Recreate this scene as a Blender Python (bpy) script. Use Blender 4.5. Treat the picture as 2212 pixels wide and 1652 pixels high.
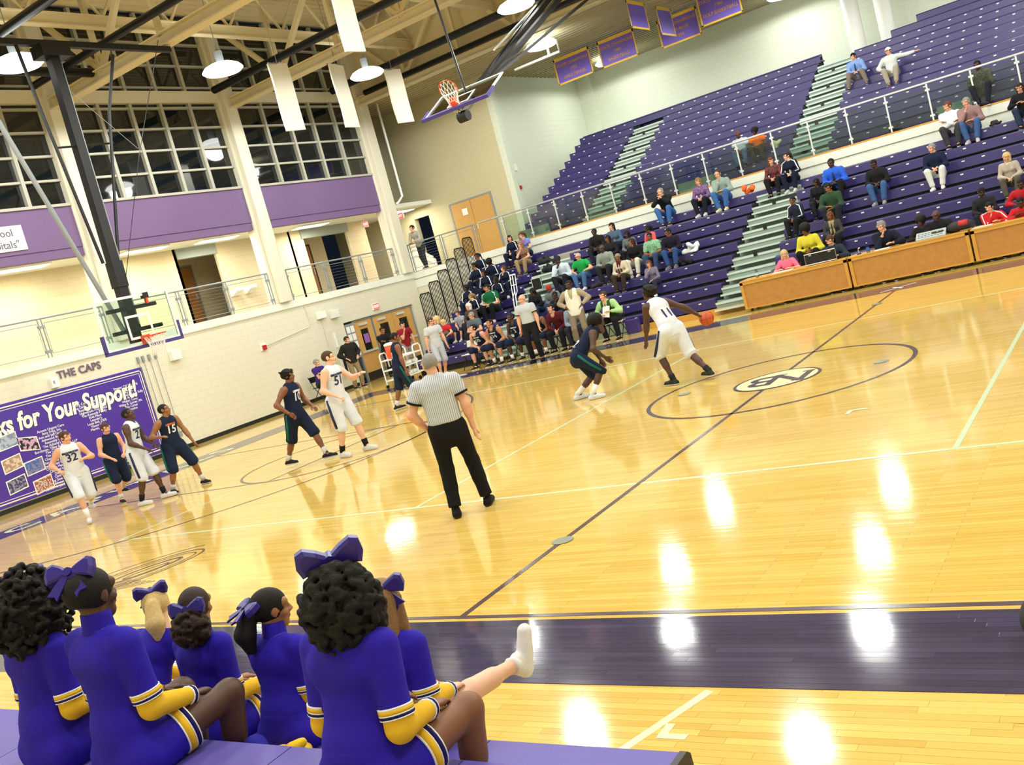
import bpy, bmesh, math, random
import numpy as np
from mathutils import Vector, Matrix
from mathutils.bvhtree import BVHTree
for o in list(bpy.data.objects): bpy.data.objects.remove(o)
scene=bpy.context.scene
COL=scene.collection
rnd=random.Random(7)
# ------------------------------------------------------------------ camera
CAM=(4.7804,-13.0659,2.3921); YAW,PIT,ROL=-0.607989,-0.108835,-0.264628
cam=bpy.data.cameras.new('camera'); cam.sensor_width=36; cam.lens=36*2133.65/2212; cam.clip_end=200
co=bpy.data.objects.new('camera',cam); COL.objects.link(co)
_f=Vector((math.cos(PIT)*math.sin(YAW),math.cos(PIT)*math.cos(YAW),math.sin(PIT)))
_r=Vector((math.cos(YAW),-math.sin(YAW),0)); _u=_r.cross(_f)
_r2=_r*math.cos(ROL)+_u*math.sin(ROL); _u2=_u*math.cos(ROL)-_r*math.sin(ROL)
co.matrix_world=Matrix(((_r2.x,_u2.x,-_f.x,CAM[0]),(_r2.y,_u2.y,-_f.y,CAM[1]),(_r2.z,_u2.z,-_f.z,CAM[2]),(0,0,0,1)))
scene.camera=co
# ------------------------------------------------------------------ world, exposure
w=bpy.data.worlds.new('night'); scene.world=w; w.use_nodes=True
w.node_tree.nodes['Background'].inputs[0].default_value=(.012,.016,.028,1)
w.node_tree.nodes['Background'].inputs[1].default_value=1.0
vs=scene.view_settings
vs.view_transform='Standard'; vs.look='None'; vs.gamma=1; vs.exposure=-0.95
vs.use_curve_mapping=False
LAMP_W=1500.0
LAMP_COL=(.98,1.0,.95)
# lamps of the hall: (x,y) of each high-bay fixture; light objects are added with their fixtures below
LAMPS=[(x,y,9.4) for x in (-14.8,-9.1,-3.4,2.3,8.0) for y in (-11.4,-5.6,.25,6.0,11.85)]
LAMPS+=[(-12.3,23.7,9.3),(-5.3,24.0,9.3),(2.5,24.0,9.3),(-11.2,16.6,9.25),(-4.6,17.4,9.25),(2.0,17.4,9.25)]
# ------------------------------------------------------------------ materials
def srgb(h):
    h=h.lstrip('#'); v=[int(h[i:i+2],16)/255 for i in (0,2,4)]
    return tuple(((c+.055)/1.055)**2.4 if c>.04045 else c/12.92 for c in v)
MATS={}
def mat(name,col,rough=.6,metal=0,noise=0,nscale=8,bump=0,bscale=40,emit=0,spec=.5,coat=0,alpha=None):
    if name in MATS: return MATS[name]
    m=bpy.data.materials.new(name); m.use_nodes=True
    nt=m.node_tree; b=nt.nodes['Principled BSDF']
    c=srgb(col) if isinstance(col,str) else col
    b.inputs['Base Color'].default_value=(*c,1); b.inputs['Roughness'].default_value=rough
    b.inputs['Metallic'].default_value=metal; b.inputs['Specular IOR Level'].default_value=spec
    b.inputs['Coat Weight'].default_value=coat
    if emit: 
        b.inputs['Emission Color'].default_value=(*c,1); b.inputs['Emission Strength'].default_value=emit
    if noise or bump:
        tc=nt.nodes.new('ShaderNodeTexCoord')
    if noise:
        n=nt.nodes.new('ShaderNodeTexNoise'); n.inputs['Scale'].default_value=nscale; n.inputs['Detail'].default_value=4
        nt.links.new(tc.outputs['Object'],n.inputs['Vector'])
        mx=nt.nodes.new('ShaderNodeMix'); mx.data_type='RGBA'; mx.blend_type='MIX'
        mx.inputs[6].default_value=(*[x*(1-noise) for x in c],1); mx.inputs[7].default_value=(*[min(1,x*(1+noise)) for x in c],1)
        nt.links.new(n.outputs['Fac'],mx.inputs[0]); nt.links.new(mx.outputs[2],b.inputs['Base Color'])
    if bump:
        n2=nt.nodes.new('ShaderNodeTexNoise'); n2.inputs['Scale'].default_value=bscale
        nt.links.new(tc.outputs['Object'],n2.inputs['Vector'])
        bp=nt.nodes.new('ShaderNodeBump'); bp.inputs['Strength'].default_value=bump; bp.inputs['Distance'].default_value=.01
        nt.links.new(n2.outputs['Fac'],bp.inputs['Height']); nt.links.new(bp.outputs['Normal'],b.inputs['Normal'])
    MATS[name]=m; return m
def two_tone(name,c1,c2,kind='stripe',scale=40,axis='X',width=.5,rough=.75):
    if name in MATS: return MATS[name]
    m=mat(name,c1,rough); nt=m.node_tree; b=nt.nodes['Principled BSDF']
    tc=nt.nodes.new('ShaderNodeTexCoord')
    mx=nt.nodes.new('ShaderNodeMix'); mx.data_type='RGBA'
    mx.inputs[6].default_value=(*srgb(c1),1); mx.inputs[7].default_value=(*srgb(c2),1)
    if kind=='stripe':
        wv=nt.nodes.new('ShaderNodeTexWave'); wv.bands_direction=axis; wv.inputs['Scale'].default_value=scale
        nt.links.new(tc.outputs['Object'],wv.inputs['Vector']); src=wv.outputs['Fac']
    elif kind=='plaid':
        w1=nt.nodes.new('ShaderNodeTexWave'); w1.bands_direction='X'; w1.inputs['Scale'].default_value=scale
        w2=nt.nodes.new('ShaderNodeTexWave'); w2.bands_direction='Z'; w2.inputs['Scale'].default_value=scale
        for q in (w1,w2): nt.links.new(tc.outputs['Object'],q.inputs['Vector'])
        mm=nt.nodes.new('ShaderNodeMath'); mm.operation='MAXIMUM'
        nt.links.new(w1.outputs['Fac'],mm.inputs[0]); nt.links.new(w2.outputs['Fac'],mm.inputs[1]); src=mm.outputs[0]
    else:
        n=nt.nodes.new('ShaderNodeTexNoise'); n.inputs['Scale'].default_value=scale; n.inputs['Detail'].default_value=3
        nt.links.new(tc.outputs['Object'],n.inputs['Vector']); src=n.outputs['Fac']
    rp=nt.nodes.new('ShaderNodeMath'); rp.operation='GREATER_THAN'; rp.inputs[1].default_value=width
    nt.links.new(src,rp.inputs[0]); nt.links.new(rp.outputs[0],mx.inputs[0]); nt.links.new(mx.outputs[2],b.inputs['Base Color'])
    return m
def glass_mat(name,tint=(.9,1,.97),ior=1.12,rough=.0,trans=.86):
    if name in MATS: return MATS[name]
    m=bpy.data.materials.new(name); m.use_nodes=True; nt=m.node_tree; nt.nodes.clear()
    out=nt.nodes.new('ShaderNodeOutputMaterial'); mixs=nt.nodes.new('ShaderNodeMixShader')
    tr=nt.nodes.new('ShaderNodeBsdfTransparent'); tr.inputs[0].default_value=(*[t*trans for t in tint],1)
    gl=nt.nodes.new('ShaderNodeBsdfGlossy'); gl.inputs['Roughness'].default_value=.02
    fr=nt.nodes.new('ShaderNodeFresnel'); fr.inputs[0].default_value=1.45
    nt.links.new(fr.outputs[0],mixs.inputs[0]); nt.links.new(tr.outputs[0],mixs.inputs[1]); nt.links.new(gl.outputs[0],mixs.inputs[2])
    nt.links.new(mixs.outputs[0],out.inputs[0]); MATS[name]=m; return m
def block_wall(name,col):
    m=mat(name,col,.75); nt=m.node_tree; b=nt.nodes['Principled BSDF']
    geo=nt.nodes.new('ShaderNodeNewGeometry'); sep=nt.nodes.new('ShaderNodeSeparateXYZ'); nt.links.new(geo.outputs['Position'],sep.inputs[0])
    ad=nt.nodes.new('ShaderNodeMath'); nt.links.new(sep.outputs[0],ad.inputs[0]); nt.links.new(sep.outputs[1],ad.inputs[1])
    cmb=nt.nodes.new('ShaderNodeCombineXYZ'); nt.links.new(ad.outputs[0],cmb.inputs[0]); nt.links.new(sep.outputs[2],cmb.inputs[1])
    br=nt.nodes.new('ShaderNodeTexBrick'); nt.links.new(cmb.outputs[0],br.inputs['Vector'])
    br.inputs['Scale'].default_value=1; br.inputs['Brick Width'].default_value=.4; br.inputs['Row Height'].default_value=.2; br.inputs['Mortar Size'].default_value=.006
    c=srgb(col)
    br.inputs['Color1'].default_value=(*c,1); br.inputs['Color2'].default_value=(*[x*.985 for x in c],1); br.inputs['Mortar'].default_value=(*[x*.86 for x in c],1)
    nt.links.new(br.outputs['Color'],b.inputs['Base Color'])
    return m
def wood_floor(name,c1,c2,mortar,stripe=.057,rough=.16):
    m=mat(name,c1,rough,spec=.5,coat=0); nt=m.node_tree; b=nt.nodes['Principled BSDF']
    geo=nt.nodes.new('ShaderNodeNewGeometry')
    br=nt.nodes.new('ShaderNodeTexBrick'); nt.links.new(geo.outputs['Position'],br.inputs['Vector'])
    br.offset=.37; br.inputs['Scale'].default_value=1; br.inputs['Brick Width'].default_value=.83; br.inputs['Row Height'].default_value=stripe; br.inputs['Mortar Size'].default_value=.0012
    br.inputs['Color1'].default_value=(*srgb(c1),1); br.inputs['Color2'].default_value=(*srgb(c2),1); br.inputs['Mortar'].default_value=(*srgb(mortar),1)
    mp=nt.nodes.new('ShaderNodeMapping'); mp.inputs['Scale'].default_value=(1.1,17.5,1); nt.links.new(geo.outputs['Position'],mp.inputs[0])
    n=nt.nodes.new('ShaderNodeTexNoise'); n.inputs['Scale'].default_value=1.2; n.inputs['Detail'].default_value=3; nt.links.new(mp.outputs[0],n.inputs['Vector'])
    rp=nt.nodes.new('ShaderNodeMapRange'); rp.inputs[3].default_value=.78; rp.inputs[4].default_value=1.16; nt.links.new(n.outputs['Fac'],rp.inputs[0])
    mx=nt.nodes.new('ShaderNodeMix'); mx.data_type='RGBA'; mx.blend_type='MULTIPLY'; mx.inputs[0].default_value=1
    nt.links.new(br.outputs['Color'],mx.inputs[6]); nt.links.new(rp.outputs[0],mx.inputs[7]); nt.links.new(mx.outputs[2],b.inputs['Base Color'])
    # slightly cupped strips: ripples the reflections of the lamps
    n2=nt.nodes.new('ShaderNodeTexNoise'); n2.inputs['Scale'].default_value=.9; n2.inputs['Detail'].default_value=2
    mp2=nt.nodes.new('ShaderNodeMapping'); mp2.inputs['Scale'].default_value=(1.0,19,1); nt.links.new(geo.outputs['Position'],mp2.inputs[0]); nt.links.new(mp2.outputs[0],n2.inputs['Vector'])
    bp=nt.nodes.new('ShaderNodeBump'); bp.inputs['Strength'].default_value=.10; bp.inputs['Distance'].default_value=.006
    nt.links.new(n2.outputs['Fac'],bp.inputs['Height']); nt.links.new(bp.outputs['Normal'],b.inputs['Normal'])
    return m
# ------------------------------------------------------------------ mesh helpers
class MB:
    def __init__(s): s.v=[]; s.f=[]
    def add(s,v,f):
        o=len(s.v); s.v+=[tuple(p) for p in v]; s.f+=[tuple(i+o for i in q) for q in f]; return s
    def box(s,x0,x1,y0,y1,z0,z1):
        return s.add([(x0,y0,z0),(x1,y0,z0),(x1,y1,z0),(x0,y1,z0),(x0,y0,z1),(x1,y0,z1),(x1,y1,z1),(x0,y1,z1)],
            [(3,2,1,0),(4,5,6,7),(0,1,5,4),(1,2,6,5),(2,3,7,6),(3,0,4,7)])
    def prism(s,pts,axis,a,b):
        """polygon pts (2-D) extruded along axis from a to b"""
        n=len(pts)
        def P(p,t): return {'x':(t,p[0],p[1]),'y':(p[0],t,p[1]),'z':(p[0],p[1],t)}[axis]
        return s.add([P(p,a) for p in pts]+[P(p,b) for p in pts],[tuple(range(n))[::-1],tuple(range(n,2*n))]+[(i,(i+1)%n,(i+1)%n+n,i+n) for i in range(n)])
    def bar(s,a,b,w,h=None,up=(0,0,1)):
        """square bar from a to b"""
        h=h or w; a=Vector(a); b=Vector(b); d=(b-a).normalized(); up=Vector(up)
        if abs(d.dot(up))>.98: up=Vector((1,0,0))
        r=d.cross(up).normalized()*w/2; u=r.cross(d).normalized()*h/2
        return s.add([a-r-u,a+r-u,a+r+u,a-r+u,b-r-u,b+r-u,b+r+u,b-r+u],[(3,2,1,0),(4,5,6,7),(0,1,5,4),(1,2,6,5),(2,3,7,6),(3,0,4,7)])
    def tube(s,pts,r,n=8,closed=False):
        pts=[Vector(p) for p in pts]; m=len(pts); rs=r if isinstance(r,(list,tuple)) else [r]*m
        v=[];f=[]; prev=None
        for i,p in enumerate(pts):
            d=(pts[(i+1)%m]-pts[i-1]) if closed else (pts[min(i+1,m-1)]-pts[max(i-1,0)])
            d.normalize()
            if prev is None:
                up=Vector((0,0,1)) if abs(d.z)<.9 else Vector((1,0,0)); u=d.cross(up).normalized()
            else:
                u=(prev-d*prev.dot(d)).normalized()
            prev=u; w=d.cross(u)
            v+=[p+(u*math.cos(t)+w*math.sin(t))*rs[i] for t in [2*math.pi*k/n for k in range(n)]]
        for i in range(m if closed else m-1):
            a=i*n; b=((i+1)%m)*n
            f+=[(a+k,a+(k+1)%n,b+(k+1)%n,b+k) for k in range(n)]
        if not closed: f+=[tuple(range(n))[::-1],tuple(range((m-1)*n,m*n))]
        return s.add(v,f)
    def lathe(s,c,prof,n=20):
        v=[];f=[]
        for r,z in prof: v+=[(c[0]+r*math.cos(2*math.pi*k/n),c[1]+r*math.sin(2*math.pi*k/n),c[2]+z) for k in range(n)]
        for i in range(len(prof)-1): f+=[(i*n+k,i*n+(k+1)%n,(i+1)*n+(k+1)%n,(i+1)*n+k) for k in range(n)]
        f+=[tuple(range(n))[::-1],tuple(range((len(prof)-1)*n,len(prof)*n))]
        return s.add(v,f)
    def quad(s,*p): return s.add(p,[tuple(range(len(p)))])
    def mesh(s,name): 
        me=bpy.data.meshes.new(name); me.from_pydata(s.v,[],s.f); me.update(); return me
def obj(name,mb,m,parent=None,smooth=False,bevel=0,seg=2):
    me=mb.mesh(name) if isinstance(mb,MB) else mb
    if m is not None and len(me.materials)==0: me.materials.append(m)
    o=bpy.data.objects.new(name,me); COL.objects.link(o)
    if parent is not None: o.parent=parent
    if smooth:
        me.polygons.foreach_set('use_smooth',[True]*len(me.polygons))
    if bevel:
        bv=o.modifiers.new('bevel','BEVEL'); bv.width=bevel; bv.segments=seg; bv.limit_method='ANGLE'
    return o
def tag(o,label=None,cat=None,group=None,kind=None):
    if label: o['label']=label
    if cat: o['category']=cat
    if group: o['group']=group
    if kind: o['kind']=kind
    return o
def thing(name,label,cat,loc=(0,0,0),rz=0,group=None,kind=None):
    o=bpy.data.objects.new(name,None); COL.objects.link(o); o.location=loc; o.rotation_euler=(0,0,rz); o.empty_display_size=.1
    return tag(o,label,cat,group,kind)
def struct(name,mb,m,label=None,cat=None,parent=None,**k):
    o=obj(name,mb,m,parent,**k)
    if parent is None: o['kind']='structure'; o['label']=label or name.replace('_',' '); o['category']=cat or name.split('_')[0]
    return o
def at_parent(o,p):
    """child keeps world coordinates: mesh was written in world space and parent is an empty at p.location"""
    o.parent=p; o.matrix_parent_inverse=Matrix.Translation(-Vector(p.location)) if not any(p.rotation_euler) else p.matrix_basis.inverted()
    return o
def part(name,mb,m,p,**k):
    o=obj(name,mb,m,None,**k); return at_parent(o,p)
def sub(name,mb,m,p,**k):
    """sub-part of a part that was itself written in world coordinates"""
    o=obj(name,mb,m,None,**k); o.parent=p
    # parent's world matrix is the identity for parts made with part()
    return o
def text_mesh(txt,size=1,extrude=0,shear=0,bold=0,align='CENTER',spacing=1.0):
    cu=bpy.data.curves.new('t','FONT'); cu.body=txt; cu.size=size; cu.align_x=align; cu.align_y='CENTER'; cu.extrude=extrude; cu.shear=shear; cu.offset=bold; cu.resolution_u=3; cu.space_character=spacing
    o=bpy.data.objects.new('t',cu); COL.objects.link(o)
    dg=bpy.context.evaluated_depsgraph_get(); me=bpy.data.meshes.new_from_object(o.evaluated_get(dg)); 
    bpy.data.objects.remove(o); bpy.data.curves.remove(cu); me.materials.clear(); return me
def place(me,origin,ux,uy):
    """map mesh x,y,z to origin + x*ux + y*uy + z*(ux x uy)"""
    ux=Vector(ux).normalized(); uy=Vector(uy).normalized(); uz=ux.cross(uy); o=Vector(origin)
    for v in me.vertices: v.co=o+ux*v.co.x+uy*v.co.y+uz*v.co.z
    me.update(); return me
# ------------------------------------------------------------------ implicit surfaces for bodies, clothes and hair
def V3(*a): return np.array(a,float)
def _cap(X,Y,Z,a,b,ra,rb,side=None,f=1.0):
    ab=b-a; L2=max(float(ab@ab),1e-9)
    px=X-a[0]; py=Y-a[1]; pz=Z-a[2]
    t=np.clip((px*ab[0]+py*ab[1]+pz*ab[2])/L2,0,1)
    wx=px-t*ab[0]; wy=py-t*ab[1]; wz=pz-t*ab[2]
    if side is None: q=np.sqrt(wx*wx+wy*wy+wz*wz); return q-(ra+(rb-ra)*t)
    ax=ab/math.sqrt(L2); sd=side-ax*(side@ax); sd=sd/(np.linalg.norm(sd)+1e-9); dp=np.cross(ax,sd)
    ps=wx*sd[0]+wy*sd[1]+wz*sd[2]; pd=wx*dp[0]+wy*dp[1]+wz*dp[2]; pa=wx*ax[0]+wy*ax[1]+wz*ax[2]
    q=np.sqrt(ps*ps+(pd/f)**2+pa*pa); return (q-(ra+(rb-ra)*t))*min(1.0,f)
def _flat(X,Y,Z,a,b,ra,rb):
    d=_cap(X,Y,Z,a,b,ra,rb); ax=(b-a)/(np.linalg.norm(b-a)+1e-9)
    return np.maximum(d,(X-b[0])*ax[0]+(Y-b[1])*ax[1]+(Z-b[2])*ax[2])
def _ell(X,Y,Z,c,r,R=None):
    px=X-c[0]; py=Y-c[1]; pz=Z-c[2]
    if R is not None: px,py,pz=(R[0,0]*px+R[1,0]*py+R[2,0]*pz, R[0,1]*px+R[1,1]*py+R[2,1]*pz, R[0,2]*px+R[1,2]*py+R[2,2]*pz)
    q=np.sqrt((px/r[0])**2+(py/r[1])**2+(pz/r[2])**2); return (q-1)*min(r)
def _pb(p):
    if p[0] in 'ck':
        r=max(p[3],p[4])*max(1.0,p[6] if len(p)>6 else 1.0); a=np.minimum(p[1],p[2])-r; b=np.maximum(p[1],p[2])+r
    else:
        r=max(p[2]); a=np.array(p[1])-r; b=np.array(p[1])+r
    return a,b
def sdf_mesh(prims,h,k=.02,cuts=(),subs=(),smooth=1):
    prims=[tuple([p[0]]+[np.array(x,float) if isinstance(x,(tuple,list,Vector)) else x for x in p[1:]]) for p in prims]
    bs=[_pb(p) for p in prims]; lo=np.min([b[0] for b in bs],0)-2*h; hi=np.max([b[1] for b in bs],0)+2*h
    n=np.ceil((hi-lo)/h).astype(int)+1
    ax=[lo[i]+h*np.arange(n[i]) for i in range(3)]
    F=np.full(n,.2)
    def local(p,fn):
        a,b=_pb(p); i0=np.maximum(0,np.floor((a-k-lo)/h).astype(int)-2); i1=np.minimum(n,np.ceil((b+k-lo)/h).astype(int)+3)
        sl=tuple(slice(i0[i],i1[i]) for i in range(3))
        X=ax[0][sl[0]][:,None,None]; Y=ax[1][sl[1]][None,:,None]; Z=ax[2][sl[2]][None,None,:]
        d=_cap(X,Y,Z,*p[1:]) if p[0]=='c' else (_flat(X,Y,Z,*p[1:]) if p[0]=='k' else _ell(X,Y,Z,*p[1:]))
        F[sl]=fn(F[sl],d)
    def smn(a,d):
        m=np.maximum(k-np.abs(a-d),0)/k; return np.minimum(a,d)-m*m*k*.25
    for p in prims: local(p,smn)
    for p in subs:
        p=tuple([p[0]]+[np.array(x,float) if isinstance(x,(tuple,list)) else x for x in p[1:]]); local(p,lambda a,d: np.maximum(a,-d))
    for nn,c in cuts:
        F=np.maximum(F,nn[0]*ax[0][:,None,None]+nn[1]*ax[1][None,:,None]+nn[2]*ax[2][None,None,:]-c)
    return nets(F,lo,h,smooth)
_OFF=np.array([(i,j,k) for i in (0,1) for j in (0,1) for k in (0,1)])
def nets(F,lo,h,smooth=1):
    s=F<0; c=np.zeros(tuple(d-1 for d in F.shape),np.int8); nx,ny,nz=F.shape
    for i,j,k in _OFF: c+=s[i:nx-1+i,j:ny-1+j,k:nz-1+k]
    act=(c>0)&(c<8); ci=np.argwhere(act); idx=np.full(act.shape,-1,np.int32); idx[act]=np.arange(len(ci))
    acc=np.zeros((len(ci),3)); cnt=np.zeros(len(ci))
    f8=[F[ci[:,0]+o[0],ci[:,1]+o[1],ci[:,2]+o[2]] for o in _OFF]
    for a in range(8):
        for b in range(a+1,8):
            d=_OFF[b]-_OFF[a]
            if abs(d).sum()!=1: continue
            m=(f8[a]<0)!=(f8[b]<0); t=f8[a][m]/(f8[a][m]-f8[b][m]); acc[m]+=_OFF[a]+d*t[:,None]; cnt[m]+=1
    V=lo+h*(ci+acc/np.maximum(cnt,1)[:,None])
    fs=[]
    for ax_ in range(3):
        sl0=[slice(None)]*3; sl1=[slice(None)]*3; sl0[ax_]=slice(0,-1); sl1[ax_]=slice(1,None)
        A=s[tuple(sl0)]; B=s[tuple(sl1)]; e=np.argwhere(A!=B)
        u,v=[(1,2),(2,0),(0,1)][ax_]
        e=e[(e[:,u]>0)&(e[:,v]>0)&(e[:,u]<F.shape[u]-1)&(e[:,v]<F.shape[v]-1)]
        if len(e)==0: continue
        def cell(du,dv):
            q=e.copy(); q[:,u]+=du; q[:,v]+=dv; return idx[q[:,0],q[:,1],q[:,2]]
        q=np.stack([cell(-1,-1),cell(0,-1),cell(0,0),cell(-1,0)],1); fl=~A[e[:,0],e[:,1],e[:,2]]
        q[fl]=q[fl][:,::-1]; fs.append(q)
    Fc=np.concatenate(fs) if fs else np.zeros((0,4),int); Fc=Fc[(Fc>=0).all(1)]
    for _ in range(smooth):
        a=Fc.ravel(); b=np.roll(Fc,-1,1).ravel(); S=np.zeros_like(V); N=np.zeros(len(V))
        np.add.at(S,a,V[b]); np.add.at(N,a,1); np.add.at(S,b,V[a]); np.add.at(N,b,1)
        V=.5*V+.5*S/np.maximum(N,1)[:,None]
    return V,Fc
def np_obj(name,V,F,mats,mi=None,parent=None,smooth=True):
    me=bpy.data.meshes.new(name); me.from_pydata(np.asarray(V).tolist(),[],[list(f) for f in (F.tolist() if hasattr(F,'tolist') else F)])
    for m in mats: me.materials.append(m)
    if mi is not None: me.polygons.foreach_set('material_index',np.asarray(mi,dtype=np.int32))
    if smooth: me.polygons.foreach_set('use_smooth',np.ones(len(me.polygons),bool))
    me.update(); o=bpy.data.objects.new(name,me); COL.objects.link(o)
    if parent is not None: o.parent=parent
    return o
def np_tube(pts,rs,n=8,f=1.0,side=None):
    m=MB(); m.tube([Vector(p) for p in pts],list(rs),n); V=np.array(m.v); F=m.f; return V,F
# ------------------------------------------------------------------ head and hand templates
def head_template(h):
    pr=[('e',(0,-.012,.03),(.074,.094,.085)),('c',(0,.022,.0),(0,.05,-.082),.062,.036),('e',(0,.045,-.085),(.032,.03,.026)),('c',(0,.09,.015),(0,.107,-.026),.007,.0125),('c',(-.016,.093,-.03),(.016,.093,-.03),.009,.009),
        ('c',(-.045,.062,.032),(.045,.062,.032),.026,.026),('e',(.042,.055,-.028),(.022,.026,.022)),('e',(-.042,.055,-.028),(.022,.026,.022)),('c',(-.017,.086,-.056),(.017,.086,-.056),.0085,.0085),
        ('e',(.077,-.005,-.002),(.009,.019,.032)),('e',(-.077,-.005,-.002),(.009,.019,.032)),('c',(0,-.012,-.05),(0,-.03,-.17),.052,.056)]
    sb=[('e',(.031,.098,.012),(.016,.017,.010)),('e',(-.031,.098,.012),(.016,.017,.010))]
    V,F=sdf_mesh(pr,h,.016,subs=sb,smooth=1)
    c=V[F].mean(1); mi=np.zeros(len(F),int)
    ax=np.abs(c[:,0])
    if h<.008:
        mi[(((ax-.031)/.015)**2+((c[:,2]-.012)/.0075)**2<1)&(c[:,1]>.06)]=2
        mi[(((ax-.031)/.0065)**2+((c[:,2]-.012)/.007)**2<1)&(c[:,1]>.06)]=3
        mi[(ax>.014)&(ax<.048)&(np.abs(c[:,2]-.038)<.005)&(c[:,1]>.05)]=3
    else:
        mi[(ax>.014)&(ax<.046)&(np.abs(c[:,2]-.038)<.005)&(c[:,1]>.05)]=1
        mi[(((ax-.031)/.008)**2+((c[:,2]-.012)/.0065)**2<1)&(c[:,1]>.06)]=3
    mi[(ax<.024)&(np.abs(c[:,2]+.056)<.0085)&(c[:,1]>.07)]=1
    return V,F,mi
HEAD={'hi':head_template(.0065),'lo':head_template(.0095)}
def hand_template(curl,spread=.0):
    """wrist at origin, fingers along +y, palm facing -z, thumb to +x (right hand seen from the back has thumb at -x; mirrored when needed)"""
    Vs=[];Fs=[];o=0
    def addv(V,F):
        nonlocal o
        Vs.append(np.array(V)); Fs.extend([tuple(i+o for i in f) for f in F]); o+=len(V)
    V,F=np_tube([(0,-.03,0),(0,.0,0),(0,.035,0),(0,.075,0),(0,.092,0)],[.026,.026,.037,.041,.034],10); V[:,2]*=.48; addv(V,F)
    for x,l,r in ((.030,.066,.0088),(.0102,.076,.0092),(-.0098,.071,.0090),(-.029,.054,.0080)):
        p=V3(x*.95,.085,0); pts=[V3(x*.9,.07,0),p]; ang=curl*.5; d=V3(x*spread*8,1,0)
        for q,(fr,cc) in enumerate(((.45,.9),(.32,1.0),(.23,.7))):
            p=p+l*fr*V3(x*spread*6,math.cos(ang),-math.sin(ang)); pts.append(p); ang+=curl*cc
        V,F=np_tube(pts,[r,r*1.02,r,r*.92,r*.7],6); addv(V,F)
    t=[V3(.022,.018,-.004),V3(.043,.042,-.010),V3(.056,.068,-.016-.012*curl),V3(.056-.012*curl,.092,-.022-.02*curl)]
    V,F=np_tube(t,[.013,.0125,.0105,.0075],6); addv(V,F)
    return np.concatenate(Vs),Fs
HANDS={'relax':hand_template(.38),'fist':hand_template(1.25),'flat':hand_template(.08,.12)}
# ------------------------------------------------------------------ hair
def hair_template(style):
    r_=random.Random(hash(style)%1000 if False else sum(map(ord,style)))
    face=[('e',(0,.135,-.045),(.078,.09,.098)),('e',(.08,.03,-.03),(.02,.03,.04)),('e',(-.08,.03,-.03),(.02,.03,.04))]
    cr=lambda d:('e',(0,-.014,.03),(.074+d,.095+d,.086+d))
    h=.010; cuts=[((0,-.45,-1),.062)]; pr=[cr(.011)]
    if style=='buzz': pr=[cr(.006)]
    elif style=='receding': pr=[cr(.007)]; face=[('e',(0,.125,.02),(.082,.1,.11))]; 
    elif style=='bald': pr=[cr(.006)]; face=[('e',(0,.05,.11),(.2,.2,.085)),('e',(0,.14,-.04),(.09,.1,.1))]
    elif style=='bob': pr=[cr(.016),('c',(0,-.06,.02),(0,-.05,-.11),.075,.06),('c',(.07,-.01,.02),(.07,0,-.1),.03,.03),('c',(-.07,-.01,.02),(-.07,0,-.1),.03,.03)]; cuts=[((0,0,-1),.13)]
    elif style=='long': pr=[cr(.015),('c',(0,-.06,.02),(0,-.085,-.26),.07,.055),('c',(.072,-.02,.02),(.075,-.02,-.2),.03,.03),('c',(-.072,-.02,.02),(-.075,-.02,-.2),.03,.03)]; cuts=[]
    elif style=='afro': pr=[cr(.035),('e',(0,-.03,.05),(.12,.125,.11))]; cuts=[((0,-.5,-1),.06)]
    elif style=='pony': pr=[cr(.010),('e',(0,-.115,.05),(.03,.03,.03)),('c',(0,-.13,.04),(0,-.16,-.12),.032,.018)]
    elif style=='spiky':
        pr=[cr(.012)]+[('e',tuple((V3(0,-.014,.03)+V3(.08,.1,.092)*q).tolist()),(.018,.018,.018)) for q in [np.array([math.cos(a)*math.sin(b),math.sin(a)*math.sin(b),math.cos(b)]) for a in np.arange(0,6.2,.7) for b in (.3,.7,1.1)]]
    elif style=='twists': pr=[cr(.02)]+[('c',V3(math.cos(a)*.07,-.02+math.sin(a)*.08,.06),V3(math.cos(a)*.1,-.02+math.sin(a)*.115,.055+.05*r_.random()),.017,.014) for a in np.arange(0,6.28,.42)]
    elif style in('curly_big','curly_back'):
        h=.007; pr=[cr(.012)]; face=face+[]
        A=V3(0,-.075,-.055) if style=='curly_back' else V3(0,-.07,-.03); Rr=V3(.152,.10,.178) if style=='curly_back' else V3(.195,.16,.22)
        pr.append(('e',A,Rr*.82))
        for q in range(640):
            u=r_.random()*2-1; a=r_.random()*6.283; d=V3(math.sqrt(1-u*u)*math.cos(a),math.sqrt(1-u*u)*math.sin(a),u); p=A+d*Rr*(.86+.12*r_.random()); pr.append(('e',p,(.0095+.0085*r_.random(),)*3))
        face=[('e',(0,.13,-.05),(.085,.1,.115)),('e',(0,.16,-.2),(.2,.13,.15))]; cuts=[]
    elif style=='puff':
        h=.0085; A=V3(0,-.135,-.075); pr=[cr(.010),('e',(0,-.105,.01),(.04,.03,.04)),('e',A,(.085,.065,.085))]
        for q in range(200):
            u=r_.random()*2-1; a=r_.random()*6.283; d=V3(math.sqrt(1-u*u)*math.cos(a),math.sqrt(1-u*u)*math.sin(a),u); pr.append(('e',A+d*V3(.10,.075,.10),(.011+.008*r_.random(),)*3))
    elif style=='tail':
        h=.009; pr=[cr(.010),('e',(0,-.112,.02),(.03,.03,.03)),('c',(0,-.125,.02),(0,-.165,-.09),.045,.06),('c',(0,-.165,-.09),(0,-.155,-.17),.06,.035)]
    if style in('puff','tail','pony'): cuts=[]
    V,F=sdf_mesh(pr,h,.005 if style in('curly_big','curly_back','puff') else .012,cuts=cuts,subs=face,smooth=1); return V,F
HAIR={}
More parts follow.
